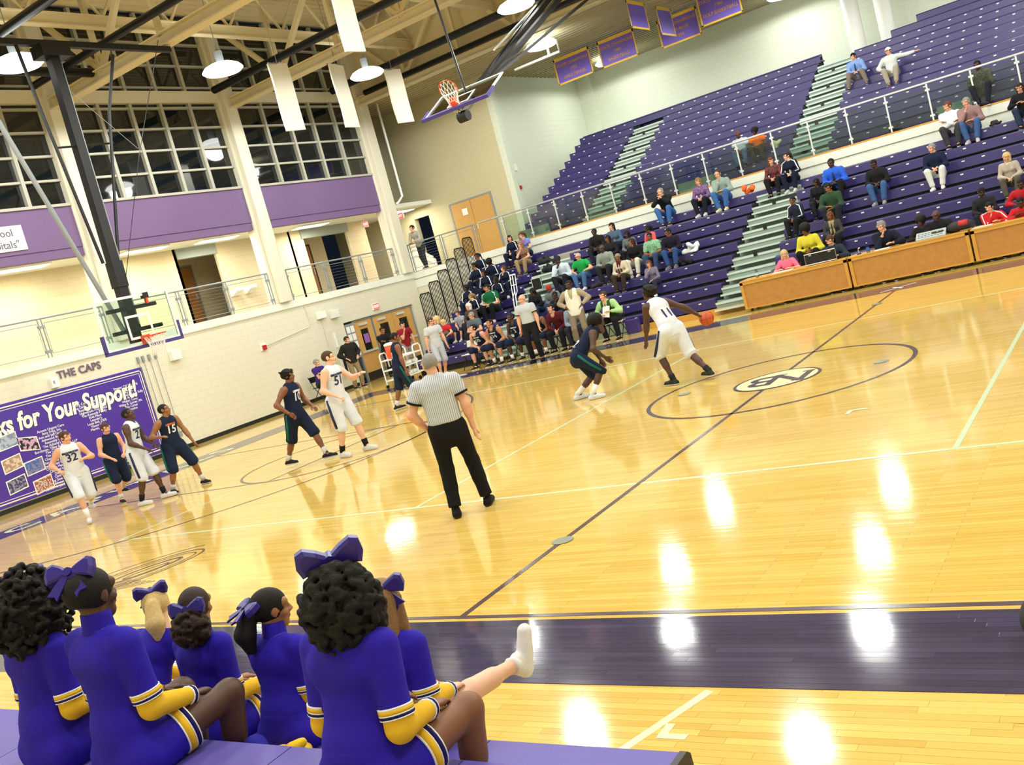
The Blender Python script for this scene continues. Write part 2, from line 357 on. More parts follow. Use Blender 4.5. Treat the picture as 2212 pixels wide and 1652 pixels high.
def get_hair(s):
    if s not in HAIR: HAIR[s]=hair_template(s)
    return HAIR[s]
def rotz(a): c,s=math.cos(a),math.sin(a); return np.array([[c,-s,0],[s,c,0],[0,0,1]])
def rotx(a): c,s=math.cos(a),math.sin(a); return np.array([[1,0,0],[0,c,-s],[0,s,c]])
def roty(a): c,s=math.cos(a),math.sin(a); return np.array([[c,0,s],[0,1,0],[-s,0,c]])
def unit(v): return v/(np.linalg.norm(v)+1e-9)
def ik(a,t,l1,l2,pole):
    d=t-a; L=np.linalg.norm(d)
    if L>(l1+l2)*.995: t=a+d*((l1+l2)*.995/L); d=t-a; L=np.linalg.norm(d)
    if L<abs(l1-l2)+.02: L=abs(l1-l2)+.02
    x=(l1*l1-l2*l2+L*L)/(2*L); hh=math.sqrt(max(l1*l1-x*x,0)); u=d/np.linalg.norm(d); p=pole-u*(pole@u); p=unit(p)
    return a+u*x+p*hh, t
SK={'l':'#dba587','p':'#e2b49a','t':'#b8835c','b':'#7d5037','d':'#4c3024','m':'#94643f'}
HC={'k':'#0a0807','db':'#2b1d15','br':'#4a3020','lb':'#8a6a44','bl':'#cdb27a','gr':'#8a8884','wh':'#d8d6d0','rd':'#6b3820'}
def skinm(k):
    m=mat('skin '+k,SK[k],.5,noise=.05,nscale=30); m.node_tree.nodes['Principled BSDF'].inputs['Subsurface Weight'].default_value=.0; return m
def clothm(c):
    if isinstance(c,bpy.types.Material): return c
    return mat('cloth '+c,c,.88,noise=.10,nscale=14,bump=.25,bscale=26,spec=.25)
ROT=rotz
class Person: pass
def person(label,pos,face=180,h=1.75,sex='m',seated=False,lean=6,side=0,twist=0,head=(0,5),arms='lap',legs=None,hipz=.93,skin='l',hair=('short','br'),top=('tee','#888888'),bottom=('pants','#222233'),shoes='#dddddd',sole='#e8e8e4',socks=None,res=.02,g=1.0,group=None,name='person',hands='relax',foot=None,collar=None,hat=None,glasses=False,torso=1.0,tuck=False,hi=False,toes=None,jersey=None,stripe=None,bust=None,kneepole=None,elbows=None):
    s=h/1.75; fem=sex=='f'; sw=(.155 if fem else .178)*s*(.5+.5*g); hw=.092*s
    D=unit(V3(math.sin(math.radians(side)),math.sin(math.radians(lean)),math.cos(math.radians(lean))))
    P=V3(0,0,.10*s) if seated else V3(0,0,hipz*s)
    R0=V3(math.cos(math.radians(twist)),-math.sin(math.radians(twist)),0); T=.50*s*torso
    C=P+D*T; Sh={1:P+D*T*.9+R0*sw,-1:P+D*T*.9-R0*sw}
    nk=unit(D*.7+V3(0,.12,.55)); Hc=C+nk*.155*s
    HR=rotz(-math.radians(head[0]))@rotx(-math.radians(head[1]))
    fwd=V3(0,1,0); up=V3(0,0,1)
    # legs
    hip={1:P+V3(hw,0,-.02*s),-1:P+V3(-hw,0,-.02*s)}
    if legs is None:
        if seated:
            fz=-.29 if foot is None else foot; legs={1:(.11,.40,fz),-1:(-.11,.40,fz)}
        else: legs={1:(.10,.0,0),-1:(-.10,.0,0)}
    else: legs={1:legs[0],-1:legs[1]}
    knee={};ank={}
    for q in (1,-1):
        a=V3(*legs[q])+V3(0,0,.085*s); kp=kneepole[q] if kneepole else (V3(q*.25,1,.55) if seated else V3(q*.12,1,0))
        knee[q],ank[q]=ik(hip[q],a,.425*s,.425*s,V3(*kp))
    mid=(knee[1]+knee[-1])/2
    # arms
    if isinstance(arms,str):
        A=arms
        lap={1:V3(mid[0]+.045*s,max(.22*s,mid[1]-.12*s),mid[2]+.05*s),-1:V3(mid[0]-.045*s,max(.22*s,mid[1]-.12*s),mid[2]+.05*s)}
        if A=='lap': W=lap
        elif A=='knees': W={q:knee[q]+V3(0,-.09*s,.085*s) for q in (1,-1)}
        elif A=='crossed': W={1:P+D*T*.55+V3(-.09*s,.2*s,-.02),-1:P+D*T*.55+V3(.09*s,.2*s,.02)}
        elif A=='chin': W={1:Hc+HR@V3(.02,.10*s,-.2*s),-1:lap[-1]}
        elif A=='chinl': W={-1:Hc+HR@V3(-.02,.10*s,-.2*s),1:lap[1]}
        elif A=='face': W={1:Hc+V3(.04*s,.13*s,-.16*s),-1:Hc+V3(-.04*s,.13*s,-.16*s)}
        elif A=='hips': W={1:P+V3(.2*s,.05*s,.12*s),-1:P+V3(-.2*s,.05*s,.12*s)}
        elif A=='clap': W={1:P+V3(.05*s,.36*s,.34*s),-1:P+V3(-.05*s,.36*s,.34*s)}
        else: W={1:Sh[1]+V3(.06*s,.03*s,-.54*s),-1:Sh[-1]+V3(-.06*s,.03*s,-.54*s)}
    else: W={1:V3(*arms[0])*s,-1:V3(*arms[1])*s}
    elb={};wr={}
    for q in (1,-1):
        pole=V3(q*1.0,-.35,-.6) if seated else V3(q*.7,-.6,-.7)
        if arms=='hips': pole=V3(q*1,-.5,0)
        if arms in('crossed',): pole=V3(q*.8,-.1,-.8)
        if elbows: pole=V3(*elbows[0 if q==1 else 1])
        elb[q],wr[q]=ik(Sh[q],W[q],.285*s,.25*s,pole)
    G=s*(.35+.65*g)
    def torso_prims(o=0,narrow=1.0):
        pw=(.148 if fem else .148)*G; ww=(.118 if fem else .135)*G*(.4+.6*g); cw=(.138 if fem else .158)*G
        pr=[('c',P+V3(0,0,-.035*s),P+D*T*.16,pw+o,pw*.96+o,R0,.74),('c',P+D*T*.16,P+D*T*.45,ww*1.02+o,ww+o,R0,.76),('c',P+D*T*.45,P+D*T*.78,ww+o,cw+o,R0,.72),('c',P+D*T*.78-R0*sw*.45*narrow,P+D*T*.78+R0*sw*.45*narrow,.098*s+o,.098*s+o)]
        pr.append(('c',P+D*T*.9-R0*sw*.75*narrow,P+D*T*.9+R0*sw*.75*narrow,.058*s+o*.7,.058*s+o*.7))
        if fem and bust is not False:
            for q in (1,-1): pr.append(('e',P+D*T*.66+R0*q*.062*s+V3(0,.082*s,0),((.052*s+o)*(bust or 1),)*3))
        if g>1.15: pr.append(('e',P+D*T*.26+V3(0,.06*s*g,0),(.14*G+o,.12*G+o,.14*G+o)))
        return pr
    ar=(.043 if fem else .049)*s*(.5+.5*g)
    def arm_prims(q,o=0,t1=2.0,lo=None):
        pr=[('c',Sh[q],Sh[q]+(elb[q]-Sh[q])*.35,.056*s*(.6+.4*g)+o,ar*1.05+o)]
        e=Sh[q]+(elb[q]-Sh[q])*min(t1,1); rr=ar+(ar*.84-ar)*min(t1,1); pr.append(('k' if lo is not None else 'c',Sh[q],e,ar*1.08+o,rr+o if lo is None else lo))
        if t1>1:
            e2=elb[q]+(wr[q]-elb[q])*(t1-1); pr.append(('c',elb[q],elb[q]+(wr[q]-elb[q])*min(.35,t1-1),ar*.86+o,ar*.86+o)); pr.append(('k' if o else 'c',elb[q],e2,ar*.84+o,ar*.55+o))
        return pr
    th=.078*G; 
    def leg_prims(q,o=0,t1=2.0,lo=None,lo2=None,ext_round=False):
        e=hip[q]+(knee[q]-hip[q])*min(t1,1); r0=th*1.06; r1=.056*s; pr=[('k' if lo is not None and t1<=1 and not ext_round else 'c',hip[q]+V3(q*.01,0,.0),e,r0+o,(r0+(r1-r0)*min(t1,1)+o) if lo is None else lo)]
        if t1>1:
            e2=knee[q]+(ank[q]-knee[q])*(t1-1); cf=unit(np.cross(ank[q]-knee[q],V3(1,0,0)))
            pr.append(('c',knee[q],knee[q]+(ank[q]-knee[q])*min(.45,t1-1),.054*s+o,.053*s+o)); pr.append(('k' if lo2 is not None else 'c',knee[q],e2,.052*s+o,.036*s+o if lo2 is None else lo2))
        return pr
    neck=[('c',P+D*T*.92,C+nk*.06*s,.06*s,.052*s)]
    root=thing(name,label,'person',pos,-math.radians(face),group)
    # --- body: one mesh of trunk, limbs, head and hands
    pr=torso_prims()+neck
    for q in (1,-1): pr+=arm_prims(q)+leg_prims(q)+[('c',ank[q],ank[q]+V3(0,.08*s,-.045*s),.036*s,.03*s)]
    Vb,Fb=sdf_mesh(pr,res,.03*s)
    Hv,Hf,Hm=HEAD['hi' if hi else 'lo']; Hv2=(Hv*s)@HR.T+Hc
    VV=[Vb,Hv2]; FF=[Fb,Hf+len(Vb)]; MI=[np.zeros(len(Fb),int),Hm]; off=len(Vb)+len(Hv); polys=Fb.tolist()+(Hf+len(Vb)).tolist(); mi=[0]*len(Fb)+Hm.tolist()
    for q in (1,-1):
        hk=hands if isinstance(hands,str) else hands[0 if q==1 else 1]
        hv,hf=HANDS[hk]; y=unit(wr[q]-elb[q]); 
        if arms in('knees','lap') : y=unit(y+V3(0,.4,-.5))
        x=unit(np.cross(y,V3(0,0,1)) if abs(y[2])<.95 else V3(1,0,0)); 
        if abs(y[2])>.7: x=unit(np.cross(y,V3(-q,0,0))); 
        z=np.cross(x,y); hv=hv*s*(.9 if fem else 1.0)
        mx=hv.copy()
        if q==1 and abs(y[2])<=.7: mx[:,0]*=-1
        v=mx[:,:1]*x+mx[:,1:2]*y+mx[:,2:]*z+wr[q]; VV.append(v); flip=(q==1 and abs(y[2])<=.7)
        polys+=[[i+off for i in (f[::-1] if flip else f)] for f in hf]; mi+=[0]*len(hf); off+=len(v)
    sm=skinm(skin); lip=mat('lips '+skin,tuple(np.array(srgb(SK[skin]))*np.array([.8,.5,.5])),.5); dk=mat('dark iris','#1a120e',.3); 
    np_obj('body',np.concatenate(VV),polys,[sm,lip,mat('eye white','#cfc8c0',.4),mat('brow '+str(hair[1]),HC.get(hair[1],'#2b1d15'),.8) if False else dk],mi,root)
    # --- clothes
    O=.014*s
    cut_hem=[]
    if top:
        kind,col=top[0],top[1]; ext=top[2] if len(top)>2 else {}
        o=ext.get('o',.016)*s; tp=torso_prims(o,.78 if kind=='tank' else 1.0)
        hemz=(P[2]+(.05*s if tuck else (-.10*s if not seated else -.02*s)))+ext.get('hem',0)
        if not tuck: tp.append(('c',P+V3(0,0,-.07*s),P+D*T*.2,.152*G+o+.006,.148*G+o,R0,.76))
        if kind=='tee':
            for q in (1,-1): tp+=arm_prims(q,o+.004,.55,ar+.026*s)
        elif kind=='long':
            for q in (1,-1): tp+=arm_prims(q,o,1.93)
        elif kind=='half':
            for q in (1,-1): tp+=arm_prims(q,o+.002,.8,ar+.016*s)
        cu=[((0,0,-1),-hemz)]
        if not seated or True: pass
        kk=.022*s
        V,F=sdf_mesh(tp,res,kk,cuts=cu,subs=[('e',C+nk*.05*s+V3(0,.02*s,.03*s),(.062*s,.07*s,.05*s))]+([('e',Sh[q]+V3(0,0,.02),(.06*s,.07*s,.10*s)) for q in (1,-1)] if kind=='tank' else []))
        so=np_obj({'tank':'jersey','tee':'shirt','long':'shirt','half':'shirt'}[kind] if 'part' not in ext else ext['part'],V,F,[clothm(col)],None,root)
        if collar:
            cv,cf=np_tube([C+nk*.0*s+HR@(V3(math.cos(a)*.075,math.sin(a)*.07,0))*s+V3(0,.012,.012*math.sin(-a)) for a in np.arange(0,6.3,.52)],[.014*s]*13,6); np_obj('collar',cv,cf,[clothm(collar)],None,root)
        if 'vest' in ext:
            V2,F2=sdf_mesh(torso_prims(o+.010,.72)+[('c',P+V3(0,0,-.05*s),P+D*T*.2,.152*G+o+.012,.148*G+o+.01,R0,.78)],res,kk,cuts=[((0,0,-1),-(hemz-.02))],subs=[('c',C+V3(0,.1*s,.04),P+D*T*.55+V3(0,.16*s,0),.065*s,.02*s),('e',C+V3(0,0,.04*s),(.085*s,.09*s,.07*s))]+[('e',Sh[q]+V3(q*.03,0,0),(.055*s,.075*s,.12*s)) for q in (1,-1)]); np_obj('vest',V2,F2,[clothm(ext['vest'])],None,root)
        if 'open' in ext:   # open front showing an inner shirt
            y=P+D*T*.5+V3(0,(.115*G+o),0); V2,F2=sdf_mesh([('c',P+D*T*.12+V3(0,.085*G+o*.8,0),P+D*T*.86+V3(0,.062*s+o*.5,0),.05*s,.045*s,R0,.7)],res*.8,.01); np_obj('inner_shirt',V2,F2,[clothm(ext['open'])],None,root)
        if 'tie' in ext:
            a=P+D*T*.93+V3(0,.075*s+o,0); b=P+D*T*.2+V3(0,.115*G+o+.012,0); m_=(a+b)/2+V3(0,.055*s,0); V2,F2=np_tube([a,m_,b],[.016*s,.026*s,.034*s],6); np_obj('necktie',V2,F2,[clothm(ext['tie'])],None,root)
        if 'scarf' in ext:
            V2,F2=sdf_mesh([('c',C+HR@V3(math.cos(a)*.07,math.sin(a)*.07,.0)*s,C+HR@V3(math.cos(a+.6)*.07,math.sin(a+.6)*.07,.0)*s,.03*s,.03*s) for a in np.arange(0,6.2,.6)]+[('c',C+V3(.04*s,.08*s,-.02),P+D*T*.35+V3(.05*s,.13*s+o,0),.034*s,.03*s),('c',C+V3(-.04*s,.08*s,-.02),P+D*T*.3+V3(-.04*s,.13*s+o,0),.034*s,.03*s)],res,.02); np_obj('scarf',V2,F2,[clothm(ext['scarf'])],None,root)
        if 'cuff' in ext:
            for q in (1,-1):
                t1=.55 if kind=='tee' else (.8 if kind=='half' else 1.93); 
                if t1<1: c0=Sh[q]+(elb[q]-Sh[q])*(t1-.05); c1=Sh[q]+(elb[q]-Sh[q])*(t1+.03); rr=ar+.034*s
                else: c0=elb[q]+(wr[q]-elb[q])*.86; c1=elb[q]+(wr[q]-elb[q])*.95; rr=ar*.6+o+.008
                V2,F2=np_tube([c0,(c0+c1)/2,c1],[rr,rr,rr],12); np_obj('cuff',V2,F2,[clothm(ext['cuff'])],None,root)
        if 'stripes' in ext:   # pale stripe down each sleeve
            for q in (1,-1):
                off=unit(np.cross(elb[q]-Sh[q],V3(0,1,0))*q*-1+V3(q*.4,.5,.2))*(ar+o*.8); nk0=C+R0*q*.06*s+V3(0,.02,.045*s)
                V2,F2=np_tube([nk0,Sh[q]+unit(off)*(.06*s+o*.6)+V3(0,0,.012),Sh[q]+(elb[q]-Sh[q])*.5+off,elb[q]+off*.9,elb[q]+(wr[q]-elb[q])*.5+off*.75],[.011*s,.016*s,.016*s,.016*s,.014*s],6); np_obj('sleeve_stripe',V2,F2,[clothm(ext['stripes'])],None,root)
        if jersey:
            bm=bmesh.new(); bm.from_mesh(so.data); bvh=BVHTree.FromBMesh(bm); bm.free()
            for (tx,sz,zz,jc,fb) in jersey:
                me=text_mesh(tx,sz*s,0,bold=.004); ctr=P+D*T*zz; dd=fb
                for v in me.vertices:
                    p=Vector(ctr-R0*v.co.x*dd+D*v.co.y)+Vector((0,.45*dd,0)); hit=bvh.ray_cast(p,Vector((0,-dd,0)),.9)
                    v.co=(hit[0]+Vector((0,dd*.007,0))) if hit[0] else Vector((p.x,dd*.12,p.z))
                me.update(); obj('lettering',me,clothm(jc),root)
    if bottom:
        kind,col=bottom[0],bottom[1]; ext=bottom[2] if len(bottom)>2 else {}
        o=ext.get('o',.012)*s; pp=[('c',P+V3(0,0,-.05*s),P+D*T*.15,.150*G+o,.148*G+o,R0,.76)]
        for q in (1,-1):
            if kind=='pants': pp+=leg_prims(q,o+.004,1.94,lo2=.056*s+o)
            elif kind=='shorts': 
                L=ext.get('len',1.10); pp+=leg_prims(q,o+.02*s,min(L,1.0),lo=.092*s,ext_round=L>1)
                if L>1: pp.append(('k',knee[q],knee[q]+(ank[q]-knee[q])*(L-1),.092*s,.098*s))
            elif kind=='skirt': pp+=leg_prims(q,o+.012*s,ext.get('len',.42),lo=th*1.16)
        cz=(P+D*T*.17)
        V,F=sdf_mesh(pp,res,.03*s,cuts=[] if seated else [(tuple(D),float(D@cz))],subs=[('e',cz+D*.34*s,(.36*s,.30*s,.34*s))] if seated else ()); np_obj({'pants':'trousers','shorts':'shorts','skirt':'skirt'}[kind],V,F,[clothm(col)],None,root)
        if 'belt' in ext: pass
        if 'side' in ext:
            for q in (1,-1):
                r1=th*1.06+o+.02*s
                V2,F2=np_tube([hip[q]+V3(q*r1*.98,0,.04*s),hip[q]+(knee[q]-hip[q])*.5+V3(q*(r1*.98),0,0),knee[q]+V3(q*.098*s,0,.0)],[.022*s]*3,6); np_obj('side_stripe',V2,F2,[clothm(ext['side'])],None,root)
    # --- shoes and socks
    if shoes:
        for q in (1,-1):
            d=V3(q*.12,1,0) if not toes else V3(*toes[0 if q==1 else 1]); d=unit(d); a=ank[q]; gz=a[2]-.085*s
            heel=V3(a[0],a[1],gz+.035*s)-d*.045*s; toe=V3(a[0],a[1],gz+.028*s)+d*.165*s
            sdv=unit(np.cross(d,V3(0,0,1)))
            if abs(d[2])>.3:   # raised foot: sole direction follows the given toe direction
                n_=unit(np.cross(sdv,d)); n_=n_ if n_[2]>0 else -n_; heel=a-n_*.05*s-d*.045*s; toe=a-n_*.055*s+d*.165*s; cu=[(tuple(-n_),float(-n_@(a-n_*.088*s)))]
            else: cu=[((0,0,-1),-gz)]
            ps=[('c',heel,toe,.046*s,.044*s,sdv,.95),('c',heel+d*.02*s,toe-d*.09*s+V3(0,0,.022*s),.042*s,.038*s),('c',a+V3(0,0,-.03*s),a+V3(0,0,.015*s),.044*s,.043*s)]
            V,F=sdf_mesh(ps,min(res,.014),.02*s,cuts=cu); cz=V[F].mean(1); 
            dist=(cz@np.array(cu[0][0])-cu[0][1]); mi2=(dist>-.024*s).astype(int)
            np_obj('shoe',V,F,[clothm(shoes),mat('sole '+sole,sole,.6)],mi2,root)
            if socks:
                V,F=np_tube([knee[q]+(ank[q]-knee[q])*socks[1],knee[q]+(ank[q]-knee[q])*(socks[1]*.5+.5),ank[q]],[.050*s,.046*s,.045*s],12); np_obj('sock',V,F,[clothm(socks[0])],None,root)
    # --- hair
    if hair and hair[0]!='none':
        hv,hf=get_hair(hair[0]); np_obj('hair',(hv*s)@HR.T+Hc,hf,[mat('hair '+hair[1],HC[hair[1]],.65,spec=.3,noise=.3,nscale=60,bump=.4,bscale=160)],None,root)
    if hat:
        pr=[('e',(0,-.014,.035),(.09,.11,.098))]; 
        if hat[0]=='cap': pr.append(('c',(0,.06,.05),(0,.15,.045),.062,.055,V3(1,0,0),.18))
        V,F=sdf_mesh(pr,.010,.012,cuts=[((0,0,-1),-.042 if hat[0]=='cap' else -.02)],subs=[]); np_obj('cap' if hat[0]=='cap' else 'knit_hat',(V*s)@HR.T+Hc,F,[clothm(hat[1])],None,root)
    if glasses:
        mb=MB()
        for q in (1,-1): mb.tube([V3(q*.033+math.cos(a)*.022,.108,.012+math.sin(a)*.016) for a in np.arange(0,6.2,.7)],.0028,5,closed=True); mb.tube([(q*.055,.105,.015),(q*.077,.06,.015),(q*.08,0,.01)],.0025,5)
        mb.tube([(-.012,.112,.014),(.012,.112,.014)],.0025,5); np_obj('eyeglasses',(np.array(mb.v)*s)@HR.T+Hc,mb.f,[M_BLACK],None,root)
    r=Person(); r.root=root; r.P=P; r.D=D; r.T=T; r.C=C; r.Hc=Hc; r.HR=HR; r.Sh=Sh; r.elb=elb; r.wr=wr; r.knee=knee; r.ank=ank; r.hip=hip; r.s=s; r.ar=ar; r.th=th; r.R0=R0; r.G=G
    return r
# ------------------------------------------------------------------ palette
M_WALL=block_wall('painted block wall','#d9d6c4'); M_WALLG=block_wall('pale green block wall','#d2d9c6'); M_OLIVE=block_wall('tan block wall','#c3bb97')
M_COL=mat('column paint','#d8d4c2',.7); M_FASC=mat('white fascia paint','#e4e8de',.6); M_BLACK=mat('black rubber base','#141416',.5)
M_PURW=mat('purple wall panel','#6d5580',.7,noise=.04); M_STEEL=mat('tan painted steel','#dccfa8',.6); M_DECK=mat('roof deck paint','#e6d9b4',.7)
M_DARK=mat('black steel','#1b1c1e',.45,metal=.3); M_GREYSTEEL=mat('grey painted steel','#8d959a',.5,metal=.2); M_RAILW=mat('brushed rail','#d4d8d6',.35,metal=.4)
M_PURSEAT=mat('purple bench plastic','#2f2664',.38,noise=.08,nscale=3); M_TREAD=mat('grey green tread','#93a69b',.6,noise=.06); M_TREADE=mat('tread nosing','#c5d3cc',.5)
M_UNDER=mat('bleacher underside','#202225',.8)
M_OAK=mat('oak veneer','#b5803c',.5,noise=.22,nscale=9); M_OAKL=mat('oak edge','#c9963f',.45,noise=.1)
M_WOODD=mat('wooden door','#c79a55',.45,noise=.08,nscale=5); M_WHITE=mat('white paint','#eceee9',.5); M_MULL=mat('mullion grey','#a9a89c',.5)
M_PANE=mat('night glass','#10171b',.03,spec=.9); M_GLASS=glass_mat('rail glass'); M_BBGLASS=glass_mat('backboard glass',trans=.93)
M_RIM=mat('orange rim','#e0451c',.4); M_NET=mat('white cord','#e8e6e0',.8); M_PURPAD=mat('purple pad','#3f3580',.5)
M_EXIT=mat('exit sign glow',(1.0,.09,.09),.5,emit=2.2); M_LAMP=mat('lamp lens',(1,.98,.92),.5,emit=14); M_CORR=mat('corridor lamp lens',(1,.97,.88),.5,emit=9)
M_CREAM=mat('cream court paint','#dfe4b4',.2); M_PURP=mat('purple court paint','#403653',.18); M_PURLINE=mat('dark line paint','#4a3540',.22); M_PGREEN=mat('pale green line','#c7d8b4',.2); M_GREYP=mat('grey cap','#7c8a78',.3)
M_FLOOR=wood_floor('maple floor','#e0c16b','#d4b258','#a58644',rough=.08); 
M_PURBAND=wood_floor('purple stained maple','#45405a','#3e394f','#2c2840',rough=.09)
# ------------------------------------------------------------------ floor and markings
floor=struct('floor',MB().box(-18.4,15,-17,15.9,-.12,0),M_FLOOR,'glossy maple basketball floor','floor')
def paint(name,mb,m,label=None):
    o=obj(name,mb,m,floor)
    if label: o['label']=label
    return o
def rect(x0,x1,y0,y1,z=.0025): return MB().box(x0,x1,y0,y1,.0002,z)
def ring(cx,cy,r0,r1,a0=0,a1=2*math.pi,n=72,z=.003):
    mb=MB(); full=abs(a1-a0-2*math.pi)<1e-6
    for i in range(n):
        t0=a0+(a1-a0)*i/n; t1=a0+(a1-a0)*(i+1)/n
        p=[(cx+r*math.cos(t),cy+r*math.sin(t),z) for r,t in ((r0,t0),(r1,t0),(r1,t1),(r0,t1))]
        mb.quad(*p)
    return mb
def seg(a,b,w,z=.0025):
    d=Vector((b[0]-a[0],b[1]-a[1],0)).normalized(); n=Vector((-d.y,d.x,0))*w/2
    return MB().quad(*[(p[0]+s*n.x,p[1]+s*n.y,z) for p,s in ((a,-1),(b,-1),(b,1),(a,1))])
paint('sideline',rect(-14.38,14.38,-7.67,-7.62),M_PURLINE); paint('border_band',rect(-15.4,15,-8.62,-7.72),M_PURBAND,'dark purple border band')
paint('border_band',rect(-15.4,15,7.62,8.58),M_PURBAND,'dark purple far border band'); paint('border_line',rect(-15.4,15,8.63,8.67),M_PURLINE)
paint('baseline_band',rect(-15.45,-14.33,-7.62,7.62),M_PURBAND,'purple baseline band')
paint('half_court_line',rect(-.027,.027,-7.62,7.62,.003),M_PURLINE)
paint('center_circle',ring(0,0,1.78,1.84),M_PURLINE)
paint('emblem_disc',ring(0,0,0,.565,z=.0045,n=48),M_CREAM); paint('emblem_ring',ring(0,0,.56,.605,z=.005,n=64),M_PURLINE)
for ch,dx,sz in (('N',-.17,.84),('B',.17,.84)):
    me=text_mesh(ch,sz,0,bold=.012)
    # serif bars are part of the letter
    place(me,(-dx*1.05,.0,.0062 if ch=='N' else .0056),(-1,0,0),(0,-1,0)); paint('emblem_letter',me,M_PURLINE)
for sx,sy in ((.50,.27),(.50,-.27),(.10,.27),(.0,-.27)): paint('emblem_serif',rect(sx-.09-.12,sx+.09-.12,sy-.022,sy+.022,.006),M_PURLINE)
for x,y,r in ((-1.42,.03,.1),(1.4,.05,.1),(0,-6.08,.1),(0,6.08,.1)): paint('floor_plate',ring(x,y,0,r,n=20,z=.006),M_GREYP)
for s in (-1,1):
    paint('volleyball_line',rect(-9,9,s*4.5-.025,s*4.5+.025,.0022),M_PGREEN)
    for x in (-12.74,): 
        paint('lane_line',rect(-14.33,-8.54,s*1.83-.025,s*1.83+.025),M_PURLINE)
for x in (-9,-3,3,9): paint('volleyball_line',rect(x-.025,x+.025,-4.47,4.47,.0021),M_PGREEN)
paint('free_throw_line',rect(-8.57,-8.52,-1.83,1.83),M_PURLINE); paint('free_throw_circle',ring(-8.54,0,1.8,1.85),M_PURLINE)
paint('three_point_arc',ring(-12.74,0,5.99,6.04,-math.pi/2,math.pi/2,60),M_PURLINE)
for s in (-1,1): paint('three_point_line',rect(-14.33,-12.74,s*6.02-.025,s*6.02+.025),M_PURLINE)
me=text_mesh('CAPITALS',.95,0,bold=.02,spacing=1.5); place(me,(-14.9,-.2,.005),(0,1,0),(-1,0,0)); paint('baseline_lettering',me,M_CREAM)
paint('curved_mark',seg((2.42,-8.66),(2.1,-9.5),.055),M_CREAM)
mk=MB().quad((2.32,-9.0,.003),(2.37,-9.0,.003),(2.37,-9.14,.003),(2.32,-9.14,.003)); mk.quad((2.37,-9.09,.003),(2.48,-9.09,.003),(2.48,-9.14,.003),(2.37,-9.14,.003)); paint('corner_mark',mk,M_PGREEN)
mk=MB().quad((1.62,-2.52,.003),(1.67,-2.52,.003),(1.67,-2.7,.003),(1.62,-2.7,.003)); mk.quad((1.67,-2.52,.003),(1.83,-2.52,.003),(1.83,-2.57,.003),(1.67,-2.57,.003)); paint('corner_mark',mk,M_PGREEN)
xm=seg((-.32,7.82),(.3,8.32),.05,.005); xm.add(seg((-.15,8.25),(.12,7.85),.05,.0055).v,[(0,1,2,3)]); paint('tape_cross',xm,M_WHITE,'white tape cross')
# cap emblem on the floor outside the arc: nested outlines
lg=MB()
def oval(cx,cy,a,b,rot,w,t0=0,t1=2*math.pi,n=40):
    for i in range(n):
        q=[]
        for r,t in ((1,t0+(t1-t0)*i/n),(1,t0+(t1-t0)*(i+1)/n)):
            x=a*math.cos(t); y=b*math.sin(t); q.append((cx+x*math.cos(rot)-y*math.sin(rot),cy+x*math.sin(rot)+y*math.cos(rot)))
        lg.v+=[]; sgm=seg(q[0],q[1],w,.003); lg.add(sgm.v,sgm.f)
R0=math.radians(62)
oval(-6.3,-6.1,.85,.42,R0,.03); oval(-6.28,-6.08,.72,.32,R0,.02); oval(-6.25,-6.0,.45,.17,R0,.05); oval(-6.2,-6.02,.28,.08,R0,.03)
for k in range(6):
    a=Vector((-6.65+.12*k,-6.55-.02*k)); sgm=seg(a,a+Vector((.55,.25)),.02,.003); lg.add(sgm.v,sgm.f)
oval(-6.55,-5.75,.75,.2,math.radians(48),.022,.2,2.6)
paint('cap_emblem',lg,M_PURLINE)
# ------------------------------------------------------------------ end wall (left in the picture)
XW=-18.4
lw=MB().box(XW-.3,XW,-17,11.55,0,3.05).box(XW-.3,XW,15.35,15.9,0,3.05).box(XW-.3,XW,11.55,15.35,2.17,3.05)
struct('wall_left',lw,M_WALL,'cream painted block wall behind the near basket','wall')
bb=MB().box(XW,XW+.02,-17,11.5,0,.11).box(XW,XW+.02,15.4,15.9,0,.11); struct('baseboard_left',bb,M_BLACK,'black rubber baseboard along the cream wall','baseboard')
struct('trim_1',MB().box(XW-.3,XW+.06,-17,15.95,3.08,3.3).box(XW-.3,XW+.02,-17,15.9,3.05,3.08),M_FASC,'white balcony edge above the cream wall','trim')
struct('floor_balcony',MB().box(-24,XW-.3,-17,18.5,3.18,3.3).box(-18.7,-13.9,15.9,18.5,3.15,3.29),mat('corridor floor','#b0a48c',.4),'upstairs corridor floor','floor')
# corridor behind the balcony
cw=MB().box(-20.75,-20.5,-17,7.4,3.3,5.75).box(-23.2,-22.9,7.4,16.5,3.3,5.75).box(-22.9,-20.5,7.3,7.4,3.3,5.75).box(-22.9,-20.5,12.3,12.4,3.3,5.75).box(-20.6,-20.5,12.4,13.0,3.3,5.75).box(-20.6,-20.5,15.3,16.4,3.3,5.75).box(-20.6,-20.5,8.95,12.4,3.3,5.75)
struct('wall_corridor',cw,block_wall('corridor wall','#d8caa6'),'tan corridor wall behind the balcony','wall')
struct('ceiling_corridor',MB().box(-23.2,XW-.25,-17,18.5,5.75,5.9),M_FASC,'white corridor ceiling','ceiling')
struct('trim_2',MB().box(-20.7,-20.45,7.4,9,5.42,5.75).box(-20.7,-20.45,12.9,15.4,5.42,5.75),mat('blue grey soffit','#9aa39c',.6),'grey soffit strip over corridor recesses','trim')
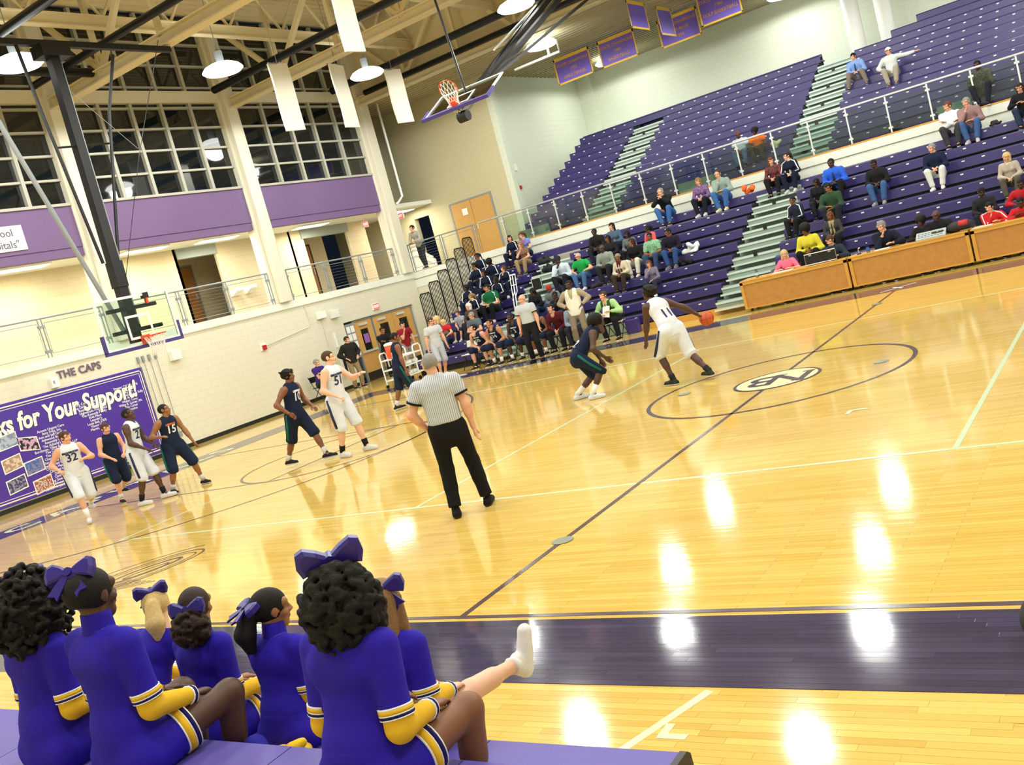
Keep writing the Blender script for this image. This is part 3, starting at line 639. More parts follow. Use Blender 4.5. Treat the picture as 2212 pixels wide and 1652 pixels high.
def door(n,label,axis,fixed,a0,a1,z0,z1,leaf=1,m=None,frame=None,facing=1,lites=False,hand=True):
    """a door in a wall; axis is the wall's running axis"""
    fr=frame or M_GREYSTEEL; cx=(a0+a1)/2
    t=thing('door_%d'%n,label,'door',(fixed,cx,z0) if axis=='y' else (cx,fixed,z0)); t['kind']='structure'
    def B(mb,p0,p1,q0,q1,d0,d1):
        d0,d1=sorted((fixed+facing*d0,fixed+facing*d1))
        return mb.box(d0,d1,p0,p1,q0,q1) if axis=='y' else mb.box(p0,p1,d0,d1,q0,q1)
    f=MB(); B(f,a0-.06,a0,z0,z1+.06,-.02,.05); B(f,a1,a1+.06,z0,z1+.06,-.02,.05); B(f,a0,a1,z1,z1+.06,-.02,.05)
    part('door_frame',f,fr,t)
    wd=(a1-a0)/leaf
    for i in range(leaf):
        l=MB(); p=a0+i*wd+.008; q=a0+(i+1)*wd-.008
        if lites:
            u=p+.28*wd; v=p+.72*wd
            B(l,p,u,z0+.02,z1-.01,0,.045); B(l,v,q,z0+.02,z1-.01,0,.045); B(l,u,v,z0+.02,z0+1.0,0,.045); B(l,u,v,z1-.3,z1-.01,0,.045)
            lf=part('door_leaf',l,m or M_WOODD,t); g=MB(); B(g,u,v,z0+1.0,z1-.3,.015,.025); sub('door_window',g,M_GLASS,lf)
            g=MB(); B(g,p+.05,q-.05,z0+.98,z0+1.05,.045,.1); sub('push_bar',g,M_RAILW,lf)
            g=MB(); B(g,p+.2,p+.62,z1-.17,z1-.09,.045,.11); sub('door_closer',g,M_RAILW,lf)
            g=MB(); B(g,p+.02,q-.02,z0+.03,z0+.3,.045,.05); sub('kick_plate',g,M_BLACK,lf)
        else:
            B(l,p,q,z0+.01,z1-.005,0,.045); lf=part('door_leaf',l,m or M_WOODD,t)
            if hand:
                g=MB(); c=q-.08 if i==0 else p+.08; B(g,c-.02,c+.02,z0+.95,z0+1.15,.045,.09); sub('door_handle',g,M_RAILW,lf)
    return t
door(1,'brown wooden door in the corridor recess behind the basket','y',-22.9,8.9,9.75,3.3,5.4,m=mat('brown door','#a8743a',.5,noise=.1))
door(2,'left dark framed brown door in the far corridor recess','y',-22.9,13.0,14.0,3.3,5.4,m=MATS['brown door'],frame=M_DARK)
door(3,'right dark framed brown door in the far corridor recess','y',-22.9,14.6,15.6,3.3,5.4,m=MATS['brown door'],frame=M_DARK)
for yy in (11.0,11.6):
    t=thing('drinking_fountain','%s white drinking fountain in the corridor'%('left' if yy<11.2 else 'right'),'fountain',(-20.5,yy-1.8,4.0))
    part('basin',MB().prism([(-20.5,4.15),(-20.15,4.2),(-20.15,4.08),(-20.4,3.95),(-20.5,3.95)],'y',yy-1.95,yy-1.65),M_WHITE,t)
    part('spout',MB().tube([(-20.4,yy-1.9,4.18),(-20.4,yy-1.9,4.26),(-20.3,yy-1.85,4.27)],.012),M_RAILW,t)
# corridor lamps
def corr_lamp(x,y,lab,ln=.75):
    t=thing('corridor_lamp',lab,'lamp',(x,y,5.75))
    part('lamp_housing',MB().box(x-.24,x+.24,y-ln,y+ln,5.70,5.75),M_WHITE,t); part('lamp_diffuser',MB().box(x-.22,x+.22,y-ln+.03,y+ln-.03,5.685,5.70),M_CORR,t)
    la=bpy.data.lights.new('corridor_light','AREA'); la.shape='RECTANGLE'; la.size=.42; la.size_y=ln*2; la.energy=150; la.color=(1,.93,.78)
    lo=bpy.data.objects.new('corridor_light',la); COL.objects.link(lo); lo.location=(x,y,5.67); lo.parent=t; lo.matrix_parent_inverse=Matrix.Translation((-x,-y,-5.75))
for x,y,l in ((-19.3,1.6,'bright corridor lamp left of the hanging basket'),(-19.3,5.4,'bright corridor lamp right of the basket mast'),(-19.4,8.2,'bright corridor lamp above the brown door'),(-19.6,12.6,'bright corridor lamp above the corridor exit sign bay'),(-19.3,-3.2,'bright corridor lamp left of the frame'),(-19.4,17.3,'bright corridor lamp above the balcony doorway')): corr_lamp(x,y,l)
def exit_sign(lab,c,axis):
    x,y,z=c; t=thing('exit_sign',lab,'exit sign',c)
    if axis=='y':
        part('sign_box',MB().box(x,x+.06,y-.16,y+.16,z-.1,z+.12),M_WHITE,t); part('sign_stem',MB().box(x+.02,x+.04,y-.02,y+.02,z+.12,5.75 if z>4 else z+.13),M_WHITE,t); part('sign_face',MB().box(x+.06,x+.066,y-.15,y+.15,z-.09,z+.11),M_EXIT,t)
        me=text_mesh('EXIT',.13,.002); place(me,(x+.069,y,z+.01),(0,1,0),(0,0,1)); part('lettering',me,mat('exit letters',(1,.75,.7),.5,emit=3),t)
    else:
        part('sign_box',MB().box(x-.16,x+.16,y-.06,y,z-.1,z+.12),M_WHITE,t); part('sign_stem',MB().box(x-.02,x+.02,y-.04,y-.02,z+.12,5.75),M_WHITE,t); part('sign_face',MB().box(x-.15,x+.15,y-.066,y-.06,z-.09,z+.11),M_EXIT,t)
        me=text_mesh('EXIT',.13,.002); place(me,(x,y-.069,z+.01),(1,0,0),(0,0,1)); part('lettering',me,mat('exit letters',(1,.75,.7),.5,emit=3),t)
exit_sign('red exit sign above the lower double doors',(-18.4,13.33,2.42),'y'); exit_sign('red exit sign hanging in the upstairs corridor',(-20.0,15.85,5.5),'y'); exit_sign('red exit sign near the balcony doorway',(-18.75,16.55,5.45),'x')
# columns, purple panels, windows
COLS=[(-15.4,-14.7),(-9.3,-8.6),(-3.2,-2.5),(2.93,3.62),(8.88,9.6),(15.12,15.9)]
for i,(a,b) in enumerate(COLS):
    mb=MB().box(XW-.3,XW+.05,a,b,3.3,12.4).box(XW+.05,XW+.22,a+.1,b-.2,3.3,12.4)
    struct('column_%d'%(i+1),mb,M_COL,'cream wall column %s'%['far outside left','outside left','left of the frame','behind the hanging basket mast','between the second and third window bays','at the balcony corner'][i],'column',bevel=.02)
mull_mesh={}
pane_me=None
for i in range(5):
    a=COLS[i][1]; b=COLS[i+1][0]
    pm=MB().box(XW-.28,XW+.0,a,b,5.93,7.0).box(XW-.28,XW-.03,a,b,5.7,5.925); struct('wall_panel_%d'%(i+1),pm,M_PURW,'purple band wall below window bay %d'%(i+1),'wall')
    t=thing('window_%d'%(i+1),['dark night window bay outside the frame left','dark night window bay further left','leftmost dark gridded night window bay','middle dark gridded night window bay beside basket mast','rightmost dark gridded night window bay'][i],'window',(XW,(a+b)/2,7.05)); t['kind']='structure'
    sill=MB().box(XW-.2,XW+.06,a,b,7.0,7.07); part('window_sill',sill,M_MULL,t)
    ys=[a+(b-a)*k/5 for k in range(6)]; zs=[7.07,7.7,8.33,8.95,9.55,10.15,10.8,11.45,12.3]
    for y in ys[1:-1]: part('mullion',MB().box(XW-.2,XW-.02,y-.05,y+.05,7.07,12.3),M_MULL,t)
    for z in zs[1:-1]: part('mullion',MB().box(XW-.19,XW-.05,a,b,z-.03,z+.03),M_MULL,t)
    part('window_beam',MB().box(XW-.2,XW+.05,a,b,9.68,10.02),M_COL,t)
    for j in range(5):
        for k in range(8):
            part('pane',MB().box(XW-.16,XW-.15,ys[j],ys[j+1],zs[k],zs[k+1]),M_PANE,t)
# balcony railing along the end wall
def rail_bay(y0,y1,lab):
    t=thing('balcony_railing',lab,'railing',(XW+.0,(y0+y1)/2,3.3),group='balcony railings on the end wall'); x=XW-.03
    part('top_rail',MB().tube([(x,y0,4.3),(x,y1,4.3)],.024),M_GREYSTEEL,t)
    n=max(1,round((y1-y0)/2.0)); 
    for k in range(n+1):
        y=y0+(y1-y0)*k/n; y=min(max(y,y0+.05),y1-.05)
        for d in (-.05,.05): part('post',MB().box(x-.015,x+.015,y+d-.012,y+d+.012,3.3,4.29),M_GREYSTEEL,t)
        for z in (3.42,4.05): part('clamp_plate',MB().box(x-.03,x+.03,y-.09,y+.09,z,z+.07),M_GREYSTEEL,t)
    for k in range(n):
        a=y0+(y1-y0)*k/n+.1; b=y0+(y1-y0)*(k+1)/n-.1
        fr=MB().tube([(x,a,3.4),(x,b,3.4),(x,b,4.18),(x,a,4.18)],.011,6,closed=True); f=part('panel_frame',fr,M_GREYSTEEL,t)
        wr=MB()
        for q in range(7): wr.bar((x,a,3.5+q*.1),(x,b,3.5+q*.1),.0035)
        sub('panel_wire',wr,M_GREYSTEEL,f)
rail_bay(-2.5,2.93,'grey balcony railing left of the hanging basket'); rail_bay(3.62,8.88,'grey balcony railing behind the glass backboard'); rail_bay(9.6,15.12,'grey balcony railing over the lower double doors')
t=thing('balcony_railing','grey balcony railing with the leaning man','railing',(-17,15.9,3.3),group='balcony railings on the end wall')
part('top_rail',MB().tube([(-18.35,15.92,4.3),(-15.2,15.92,4.3)],.024),M_GREYSTEEL,t)
for x in (-18.3,-16.75,-15.25):
    for d in (-.05,.05): part('post',MB().box(x+d-.012,x+d+.012,15.905,15.935,3.3,4.29),M_GREYSTEEL,t)
for a,b in ((-18.2,-16.85),(-16.65,-15.35)):
    f=part('panel_frame',MB().tube([(a,15.92,3.4),(b,15.92,3.4),(b,15.92,4.18),(a,15.92,4.18)],.011,6,closed=True),M_GREYSTEEL,t)
    wr=MB()
    for q in range(7): wr.bar((a,15.92,3.5+q*.1),(b,15.92,3.5+q*.1),.0035)
    sub('panel_wire',wr,M_GREYSTEEL,f)
# upper concourse behind the balcony corner
dw=MB().box(-24,-19.7,18.5,18.75,3.3,9.6).box(-18.95,-17.8,18.5,18.75,3.3,9.6).box(-15.9,-15,18.5,18.75,3.3,9.6).box(-17.8,-15.9,18.5,18.75,5.45,9.6).box(-19.7,-18.95,18.5,18.75,5.35,9.6)
struct('wall_concourse',dw,M_OLIVE,'tan block wall with upstairs double doors','wall')
struct('wall_stair',MB().box(-19.8,-18.9,20.2,20.4,3.3,9.6),mat('blue grey stair wall','#8b94a0',.7),'grey stairwell wall seen through the doorway','wall')
struct('wall_left_upper',MB().box(-15.25,-15,18.75,26,3.15,9.6).box(-15,-14.75,18.5,18.8,3.15,9.6),M_WALLG,'pale green block wall beside the upper bleachers','wall')
door(4,'tall oak double doors at the top of the lower bleachers','x',18.5,-17.8,-15.9,3.3,5.42,leaf=2,facing=-1)
tag(obj('door_notice',MB().box(-17.3,-17.05,18.43,18.44,4.9,5.15),M_WHITE),'white paper notice on upstairs oak door','notice')
st=thing('stair_handrail','white stair handrail in the upstairs doorway','handrail',(-19.2,18.0,3.3))
part('handrail',MB().tube([(-19.7,17.6,4.15),(-19.35,17.6,4.2),(-18.6,17.6,3.7)],.03),M_WHITE,st); part('handrail',MB().tube([(-19.7,17.6,3.9),(-19.35,17.6,3.95),(-18.6,17.6,3.45)],.03),M_WHITE,st)
part('stair_panel',MB().prism([(-19.75,3.3),(-18.55,3.3),(-18.55,3.6),(-19.35,4.1),(-19.75,4.1)],'y',17.62,17.68),M_WHITE,st)
# lower double doors
door(5,'oak double doors with narrow windows below red exit sign','y',XW-.12,13.1,15.25,0.0,2.1,leaf=2,lites=True)
door(6,'oak door leaf with purple notice beside the display frames','y',XW-.12,12.1,13.0,0.0,2.1,leaf=1,lites=True)
struct('wall_vestibule',MB().box(-20.5,-20.3,10.8,16,0,3.05),M_WALL,'white vestibule wall behind the glass doors','wall')
nb=thing('notice_display','glazed notice frames beside the lower doors','notice board',(XW,11.85,.9))
part('board_frame',MB().box(XW-.06,XW-.02,11.6,12.05,.9,2.1),M_GREYSTEEL,nb)
for k in range(4):
    z=.98+k*.27
    for y in (11.63,11.84): part('sheet',MB().box(XW-.02,XW-.012,y,y+.17,z,z+.22),M_WHITE,nb)
tag(obj('door_poster',MB().box(XW-.07,XW-.06,12.42,12.68,1.3,1.62),mat('violet poster','#8d5fb0',.6)),'purple poster on the oak door window','poster')
# things on the end wall
def wallbox(name,lab,cat,y,z,w,h,d,m,extra=None):
    t=thing(name,lab,cat,(XW,y,z)); part('housing',MB().box(XW,XW+d,y-w/2,y+w/2,z-h/2,z+h/2),m,t,bevel=.01)
    if extra=='cage':
        for k in range(5): part('guard_wire',MB().bar((XW+d+.03,y-w*.6,z-h*.6+k*h*.3),(XW+d+.03,y+w*.6,z-h*.6+k*h*.3),.006),M_RAILW,t)
    if extra=='lens': part('lens',MB().box(XW+d,XW+d+.01,y-w*.3,y-w*.1,z-.03,z+.05),M_GREYSTEEL,t)
    if extra=='conduit': part('conduit',MB().tube([(XW+.04,y,z-h/2),(XW+.04,y,z-1.2)],.012),M_COL,t)
    return t
wallbox('wall_speaker','white wall box with guard right of the backboard','wall box',4.62,2.58,.32,.28,.16,M_WHITE,'cage'); wallbox('wall_speaker','small white box on the wall above banner edge','wall box',.95,2.68,.2,.26,.12,M_WHITE,'lens')
wallbox('wall_box','white junction box with conduit left of caged box','wall box',10.58,2.62,.36,.22,.14,M_WHITE,'conduit'); wallbox('wall_box','white caged box above the dark jacket man','wall box',11.2,2.55,.34,.26,.14,M_WHITE,'cage')
al=thing('fire_alarm','red fire alarm on the cream wall','fire alarm',(XW,7.85,2.12)); part('back_plate',MB().box(XW,XW+.03,7.73,7.97,2.02,2.26),M_WHITE,al); part('alarm_body',MB().box(XW+.03,XW+.09,7.79,7.92,2.03,2.18),mat('alarm red','#b01d1d',.4),al); part('conduit',MB().tube([(XW+.04,7.97,2.15),(XW+.04,9.9,2.35),(XW+.04,10.05,2.5),(XW+.04,10.0,3.05)],.014),M_COL,al)
tag(obj('wall_gauge',MB().box(XW,XW+.05,10.93,11.0,1.45,1.95),M_WHITE,bevel=.008),'tall narrow white gauge on the wall by the doors','gauge')
fe=thing('fire_extinguisher_case','narrow wall case with dark front beside jacket man','case',(XW,11.1,.55)); part('case',MB().box(XW,XW+.08,10.9,11.12,.5,1.15),M_WHITE,fe); part('window',MB().box(XW+.08,XW+.085,10.95,11.07,.55,1.1),M_DARK,fe)
for k,y in enumerate((3.46,3.62,3.82,4.03)):
    t=thing('wall_cable','%s of four thin cables down the wall beside the banner'%['first','second','third','last'][k],'cable',(XW,y,2.7)); part('cleat',MB().box(XW,XW+.06,y-.03,y+.03,2.62,2.78),M_GREYSTEEL,t); part('cable',MB().bar((XW+.04,y,2.65),(XW+.04,y+.02,.55 if k<3 else .45),.012),M_GREYSTEEL,t)
tag(obj('winch_box',MB().box(XW,XW+.06,4.0,4.1,.38,.52),M_GREYSTEEL,bevel=.006),'small grey winch box at the cable end','box')
me=text_mesh('THE CAPS',.27,.01,bold=.006,spacing=1.05); place(me,(XW+.02,1.73,2.82),(0,1,0),(0,0,1)); tag(obj('wall_lettering',me,mat('purple grey letters','#6a5a70',.6)),'dark THE CAPS lettering above the purple banner','lettering')
# sponsor banner
bn=thing('sponsor_banner','large purple Thanks for Your Support sponsor banner','banner',(XW,.0,.15)); y0,y1,z0,z1=-5.0,3.5,.14,2.5
XB=XW+.03
part('banner_sheet',MB().box(XW+.005,XB,y0,y1,z0,z1),mat('banner purple','#4a2f9c',.35,noise=.05,nscale=2),bn)
bd=MB()
for o_,t_ in ((.07,.03),(.14,.015)):
    bd.box(XB,XB+.003,y0+o_,y1-o_,z1-o_-t_,z1-o_).box(XB,XB+.003,y0+o_,y1-o_,z0+o_,z0+o_+t_).box(XB,XB+.003,y1-o_-t_,y1-o_,z0+o_,z1-o_).box(XB,XB+.003,y0+o_,y0+o_+t_,z0+o_,z1-o_)
part('banner_border',bd,mat('banner cream','#e6e2cc',.5),bn)
for dx,mm in ((.0,M_BLACK),(.004,M_WHITE)):
    me=text_mesh('Thanks for Your Support!',.6,.001,shear=.18,bold=.022 if mm is M_WHITE else .034,spacing=1.0); 
    wdt=max(v.co.x for v in me.vertices)-min(v.co.x for v in me.vertices); k=4.85/wdt
    for v in me.vertices: v.co.x*=k
    place(me,(XB+.003+dx,.70,1.98),(0,1,0),(0,0,1)); part('headline' if dx else 'headline_outline',me,mm,bn)
cols=[(.5,1.62,['Accent Urgent Care','Amy Fritz, Inc.','Ann and Jeff Godfrey','Ashwood Building','Assembly Club','The Athlete\'s Foot','Burchman, Tilley & Roberts, LLP','The Chevy Family','The Corson Family','Char Grill Companies','Char-B-Q & Barbecue Ave','Chargin Real Estate Services','Chicken Hen Take Care','Children\'s Company','Design to You','Dirk Golden C.','Dog Sweat Out of Print','Edward D. Woods','Carson A. Jordan, Attorney at Law']),
 (1.75,1.98,['Crazy Cousins Delicious Co.','Grading Diane Entertained Company','Realm Barton Planning','Highwoods Properties','The Kennedy Family','Kids Place','Leander\'s','Louis Bell, DDS','Manor Co.','Martin, PLLC']),
 (2.85,2.12,['Stewart Oil Catering','Roger Olson','Swaringen Co.','Ten Two Real Estate Sully','G. Ridge','Walter Toms','Wiley B. Carter, PA','The Carter','Woodco'])]
for cy,cz,ls in cols:
    for k,l in enumerate(ls):
        me=text_mesh(l,.088,.0005,bold=.001); place(me,(XB+.003,cy,cz-k*.078),(0,1,0),(0,0,1)); part('sponsor_line',me,M_WHITE,bn)
ph=[('#7c8aa8','#a9b4c6'),('#1d221c','#c9a0c4'),('#a98a74','#d6c3b0'),('#8a7aa8','#3d6ab0'),('#3b3a63','#8f8aa5'),('#a3533a','#c9c0ba')]
for k,(y,z,r) in enumerate(((-.62,1.62,.02),(-.15,1.42,-.05),(-.68,1.08,.03),(-.18,.86,.02),(-.72,.58,.03),(-.1,.38,.03))):
    pf=MB(); w_,h_=.25,.17
    pf.add([(XB+.003,y+sx*w_,z+sy*h_+sx*r) for sx,sy in ((-1,-1),(1,-1),(1,1),(-1,1))]+[(XB+.006,y+sx*w_,z+sy*h_+sx*r) for sx,sy in ((-1,-1),(1,-1),(1,1),(-1,1))],[(0,3,2,1),(4,5,6,7),(0,1,5,4),(1,2,6,5),(2,3,7,6),(3,0,4,7)])
    f=part('photo_print',pf,M_WHITE,bn)
    pi=MB().quad(*[(XB+.0075,y+sx*(w_-.025),z+sy*(h_-.025)+sx*r) for sx,sy in ((-1,-1),(1,-1),(1,1),(-1,1))])
    sub('photo_image',pi,two_tone('photo %d'%k,ph[k][0],ph[k][1],'noise',9+3*k,width=.5,rough=.4),f)
# white sign on the purple wall
sg=thing('wall_sign','white rectangular sign on the purple wall panel','sign',(XW,-.5,6.0)); part('sign_board',MB().box(XW,XW+.04,-2.4,1.4,6.03,6.65),M_WHITE,sg,bevel=.006)
for tx,z,yy in (('High School',6.47,1.13),('"Capitals"',6.18,1.23)):
    me=text_mesh(tx,.26,.002,bold=.003,align='RIGHT'); place(me,(XW+.042,yy,z),(0,1,0),(0,0,1)); part('lettering',me,mat('sign letters','#5b5563',.6),sg)
# ------------------------------------------------------------------ far side walls and ceilings
struct('wall_far_lower',MB().box(-18.7,15,15.92,16.1,0,3.05),M_WALL,'wall under the upper deck','wall')
struct('trim_3',MB().box(-18.4,15,15.86,16.1,3.03,3.26).box(-18.4,15,15.9,16.1,2.7,3.0),M_FASC,'white fascia of the upper deck','trim')
struct('trim_4',MB().box(-15.2,15,15.87,15.99,3.26,3.31),M_OAKL,'wooden curb under the glass railing','trim')
struct('wall_far',MB().box(-15,15,26,26.3,3.15,9.6),M_WALLG,'pale back wall above the upper bleachers','wall')
struct('trim_5',MB().box(-15,-14.3,25.75,26.0,3.2,9.6),M_WALLG,'wall pier in the upper corner','trim')
struct('floor_upper',MB().box(-13.9,15,16.0,26,3.02,3.15),mat('concrete deck','#9b9f98',.8),'concrete deck under the upper bleachers','floor')
sf=MB().box(-24,15,15.7,26.3,9.6,9.75)
for k in range(34): sf.box(-24,15,15.75+k*.31,15.75+k*.31+.1,9.545,9.6)
struct('ceiling_side',sf,mat('side soffit deck','#b5ad8c',.7),'ribbed low ceiling over the upper seats','ceiling')
struct('wall_clerestory',MB().box(XW,15,15.7,15.9,9.75,12.4),M_STEEL,'wall step between low and high ceilings','wall')
dk=MB().box(-18.7,15,-17,15.9,12.4,12.55)
for k in range(110): dk.box(-18.4+k*.305,-18.4+k*.305+.12,-17,15.7,12.33,12.4)
struct('ceiling',dk,M_DECK,'ribbed tan metal roof deck','ceiling')
struct('wall_near',MB().box(-18.7,15.2,-17.2,-17,0,12.5),M_WALL,'wall behind the near bleachers','wall'); struct('wall_right',MB().box(15,15.2,-17,26,0,12.5),M_WALL,'far end wall outside the frame','wall')
# trusses along x
M_CHORD=M_STEEL
TR=None
for i,y in enumerate((-8.9,-2.85,3.2,9.3,15.3)):
    if TR is None or True:
        t=thing('roof_truss',['tan roof truss over the near bleachers','tan roof truss over the near half of the court','tan roof truss meeting the wall beside the basket mast','tan roof truss over the far half of the court','tan roof truss above the upper deck edge'][i],'truss',(-1.7,y,9.45),group='roof trusses spanning the hall')
        part('bottom_chord',MB().box(-18.3,15,y-.16,y+.16,9.45,9.49).box(-18.3,15,y-.02,y+.02,9.49,9.72).box(-18.3,15,y-.16,y+.16,9.72,9.75),M_CHORD,t)
        part('top_chord',MB().box(-18.3,15,y-.14,y+.14,12.15,12.33),M_CHORD,t)
        n=14; L=33.3/n
        for k in range(n):
            x0=-18.3+k*L
            part('web_post',MB().bar((x0+L,y,9.72),(x0+L,y,12.15),.12),M_CHORD,t); a,b=((9.72,12.15) if k%2 else (12.15,9.72)); part('web_diagonal',MB().bar((x0,y,a),(x0+L,y,b),.13),M_CHORD,t)
            part('gusset',MB().box(x0+L-.22,x0+L+.22,y-.025,y+.025,(11.85 if k%2 else 9.7),(12.15 if k%2 else 10.05)),M_CHORD,t)
for i,x in enumerate((-15.6,-12.0,-6.3,-.6,5.1,10.8)):
    t=thing('roof_joist','tan cross joist %s'%['nearest the window wall','just over the hanging basket','over the raised side basket','near the court centre','right of the court centre','far right out of frame'][i],'joist',(x,0,10.7),group='cross joists between the trusses')
    part('bottom_flange',MB().box(x-.1,x+.1,-17,15.7,10.62,10.65).box(x-.015,x+.015,-17,15.7,10.65,10.9).box(x-.1,x+.1,-17,15.7,10.9,10.93),M_CHORD,t); part('top_flange',MB().box(x-.09,x+.09,-17,15.7,12.2,12.33),M_CHORD,t)
    for k in range(16):
        a=-17+k*2.04; part('web_diagonal',MB().bar((x,a,10.9),(x,a+1.02,12.2),.06),M_CHORD,t); part('web_diagonal',MB().bar((x,a+1.02,12.2),(x,a+2.04,10.9),.06),M_CHORD,t)
for i,(y,z,r) in enumerate(((-.3,9.85,.1),(2.35,9.85,.09),(8.15,9.8,.11),(13.3,9.8,.12),(15.0,9.75,.1))):
    tag(obj('overhead_pipe',MB().tube([(-17.6,y,z),(14,y,z)],r,10),M_DARK,smooth=True),['black overhead pipe left of the basket mast','black overhead pipe right of the basket mast','black overhead pipe between the white hanging strips','black overhead pipe behind the raised side basket','black overhead pipe nearest the low soffit'][i],'pipe',group='black pipes under the roof')
tag(obj('overhead_pipe',MB().tube([(-16.2,-8,9.75),(-16.2,3.1,9.75)],.11,10),M_DARK,smooth=True),'black cross pipe at the top of the basket mast','pipe',group='black pipes under the roof')
# high-bay lamps
lampme=None
def high_bay(x,y,z,lab):
    t=thing('high_bay_lamp',lab,'lamp',(x,y,z),group='high bay lamps')
    part('reflector',MB().lathe((x,y,z),[(.16,.20),(.30,.17),(.46,.10),(.54,.01),(.54,0)],24),mat('lamp reflector',(.95,.98,.95),.35,emit=16),t,smooth=True)
    part('lens',MB().lathe((x,y,z),[(.51,.0),(.48,-.05),(.3,-.09),(.02,-.11)],24),M_LAMP,t,smooth=True); part('ballast',MB().lathe((x,y,z),[(.1,.2),(.11,.5),(.05,.55)] if y<15 else [(.1,.2),(.09,.24)],14),M_GREYSTEEL,t); part('stem',MB().tube([(x,y,z+(.22 if y>15 else .55)),(x,y,9.545 if y>15 else z+2.9)],.012),M_GREYSTEEL,t)
    la=bpy.data.lights.new('lamp_light','SPOT'); la.spot_size=math.radians(179); la.spot_blend=.12; la.shadow_soft_size=.38; la.energy=LAMP_W*(.55 if y>15 else 1); la.color=LAMP_COL
    lo=bpy.data.objects.new('lamp_light',la); COL.objects.link(lo); lo.location=(0,0,-.16); lo.parent=t
LL={(-14.8,.25):'bright lamp at the left edge beside the basket mast',(-14.8,6.0):'bright lamp between mast and white hanging strips',(-14.8,11.85):'bright lamp above the white hanging strips',(-9.1,11.85):'bright lamp at the top edge by the raised basket'}
for (x,y,z) in LAMPS: high_bay(x,y,z,LL.get((x,y),'small lamp over the upper seats behind the side basket' if (x,y)==(-11.2,16.6) else 'high bay lamp in the roof outside the picture'))
# ------------------------------------------------------------------ hanging white strips
def hang(x,y,w,z0,z1,lab,rz=0):
    mb=MB(); n=10
    for k in range(n+1):
        z=z0+(z1-z0)*k/n; b=.018*math.sin(k*.7+x*3+y)
        for yy,xx in ((-w/2,b),(w/2,b*.4),(w/2,b*.4+.05),(-w/2,b+.05)): mb.v.append((x+xx+yy*math.sin(rz),y+yy*math.cos(rz),z))
    for k in range(n):
        a=k*4; mb.f+=[(a+i,a+(i+1)%4,a+4+(i+1)%4,a+4+i) for i in range(4)]
    mb.f+=[(0,1,2,3),(n*4+3,n*4+2,n*4+1,n*4)]
    t=thing('hanging_strip',lab,'banner',(x,y,z1),group='white cloth strips hanging from the roof')
    part('cloth',mb,mat('white cloth strip','#e3e2d6',.8),t,smooth=False); part('hanger_rod',MB().tube([(x+.03,y-w/2-.03,z1),(x+.03,y+w/2+.03,z1)],.02),M_GREYSTEEL,t); part('hanger_wire',MB().bar((x+.03,y,z1),(x+.03,y,12.33),.01),M_GREYSTEEL,t)
hang(-13.9,7.06,.62,7.5,9.3,'left white cloth strip in front of the windows',.15); hang(-13.8,9.26,.66,7.5,9.3,'middle white cloth strip in front of the windows',-.1); hang(-13.5,11.36,.6,7.5,9.1,'right narrow white cloth strip below a lamp',.25); hang(-8.2,3.26,.54,7.5,9.6,'nearest white cloth strip at the top edge',.1)
# ------------------------------------------------------------------ purple championship banners
M_BP=mat('pennant purple','#7560cc',.6,noise=.06,nscale=3); M_BY=mat('pennant gold','#edc23a',.6); M_BO=mat('pennant letter gold','#cf9a5c',.6)
def pennant(c,w,h,axis,lab,lines,b=1):
    x,y,z=c; t=thing('pennant',lab,'banner',c,group='purple championship pennants')
    def S(p0,p1,q0,q1,d): 
        return MB().box(x+p0,x+p1,y-d-.008,y-d,z+q0,z+q1) if axis=='x' else MB().box(x+d,x+d+.008,y+p0,y+p1,z+q0,z+q1)
    part('sheet',S(-w/2,w/2,-h,0,0),M_BP,t); e=MB(); f=.05
    for bx in ((-w/2,w/2,-.1,.01),(-w/2,w/2,-h-.01,-h+f),(-w/2,-w/2+f,-h,0),(w/2-f,w/2,-h,0)):
        q=S(*bx,.008); e.add(q.v,q.f)
    part('gold_border',e,M_BY,t)
    for k,l in enumerate(lines):
        me=text_mesh(l,.15,.001,bold=.003)
        if axis=='x': place(me,(x,y-.012-.006,z-.28-.22*k),(1,0,0),(0,0,1))
        else: place(me,(x+.018,y,z-.28-.22*k),(0,1,0),(0,0,1))
        part('lettering',me,M_BO,t)
    part('hanger_wire',MB().bar((x-.4 if axis=='x' else x,y if axis=='x' else y-.4,z),(x-.4 if axis=='x' else x,y if axis=='x' else y-.4,9.6),.012),M_GREYSTEEL,t); part('hanger_wire',MB().bar((x+.4 if axis=='x' else x,y if axis=='x' else y+.4,z),(x+.4 if axis=='x' else x,y if axis=='x' else y+.4,9.6),.012),M_GREYSTEEL,t)
pennant((-11.97,20,9.38),1.5,.93,'x','leftmost purple pennant with gold border beside the raised basket',['STATE CHAMPIONS','1975','GIRLS TENNIS']); pennant((-10.13,20,9.38),1.45,.93,'x','second purple pennant with a glare spot',['STATE CHAMPIONS','1981','BASKETBALL']); pennant((-8.0,20.6,9.4),1.5,.95,'x','purple pennant half hidden behind sideways pennants',['STATE CHAMPIONS','MEN 4x100','1993']); pennant((-6.25,20,9.55),1.45,1.02,'x','purple pennant touching the top edge right',['STATE CHAMPIONS','1991','GOLF BASKETBALL'])
pennant((-7.8,16.9,9.45),1.35,.85,'y','first sideways hanging purple pennant',['']); pennant((-7.8,19.05,9.43),1.2,.92,'y','second sideways hanging purple pennant',['']); pennant((-4.0,21,9.75),1.4,.95,'x','purple pennant mostly above the top edge',['STATE CHAMPIONS'])
# round columns in the upper stand
for i,(x,y,r) in enumerate(((-3.0,23.3,.27),(-2.2,24.4,.27))): struct('column_%d'%(7+i),MB().lathe((x,y,3.15),[(r,0),(r,6.5)],24),M_WHITE,'%s white round column in the upper stand'%('left' if i==0 else 'right'),'column',smooth=True)
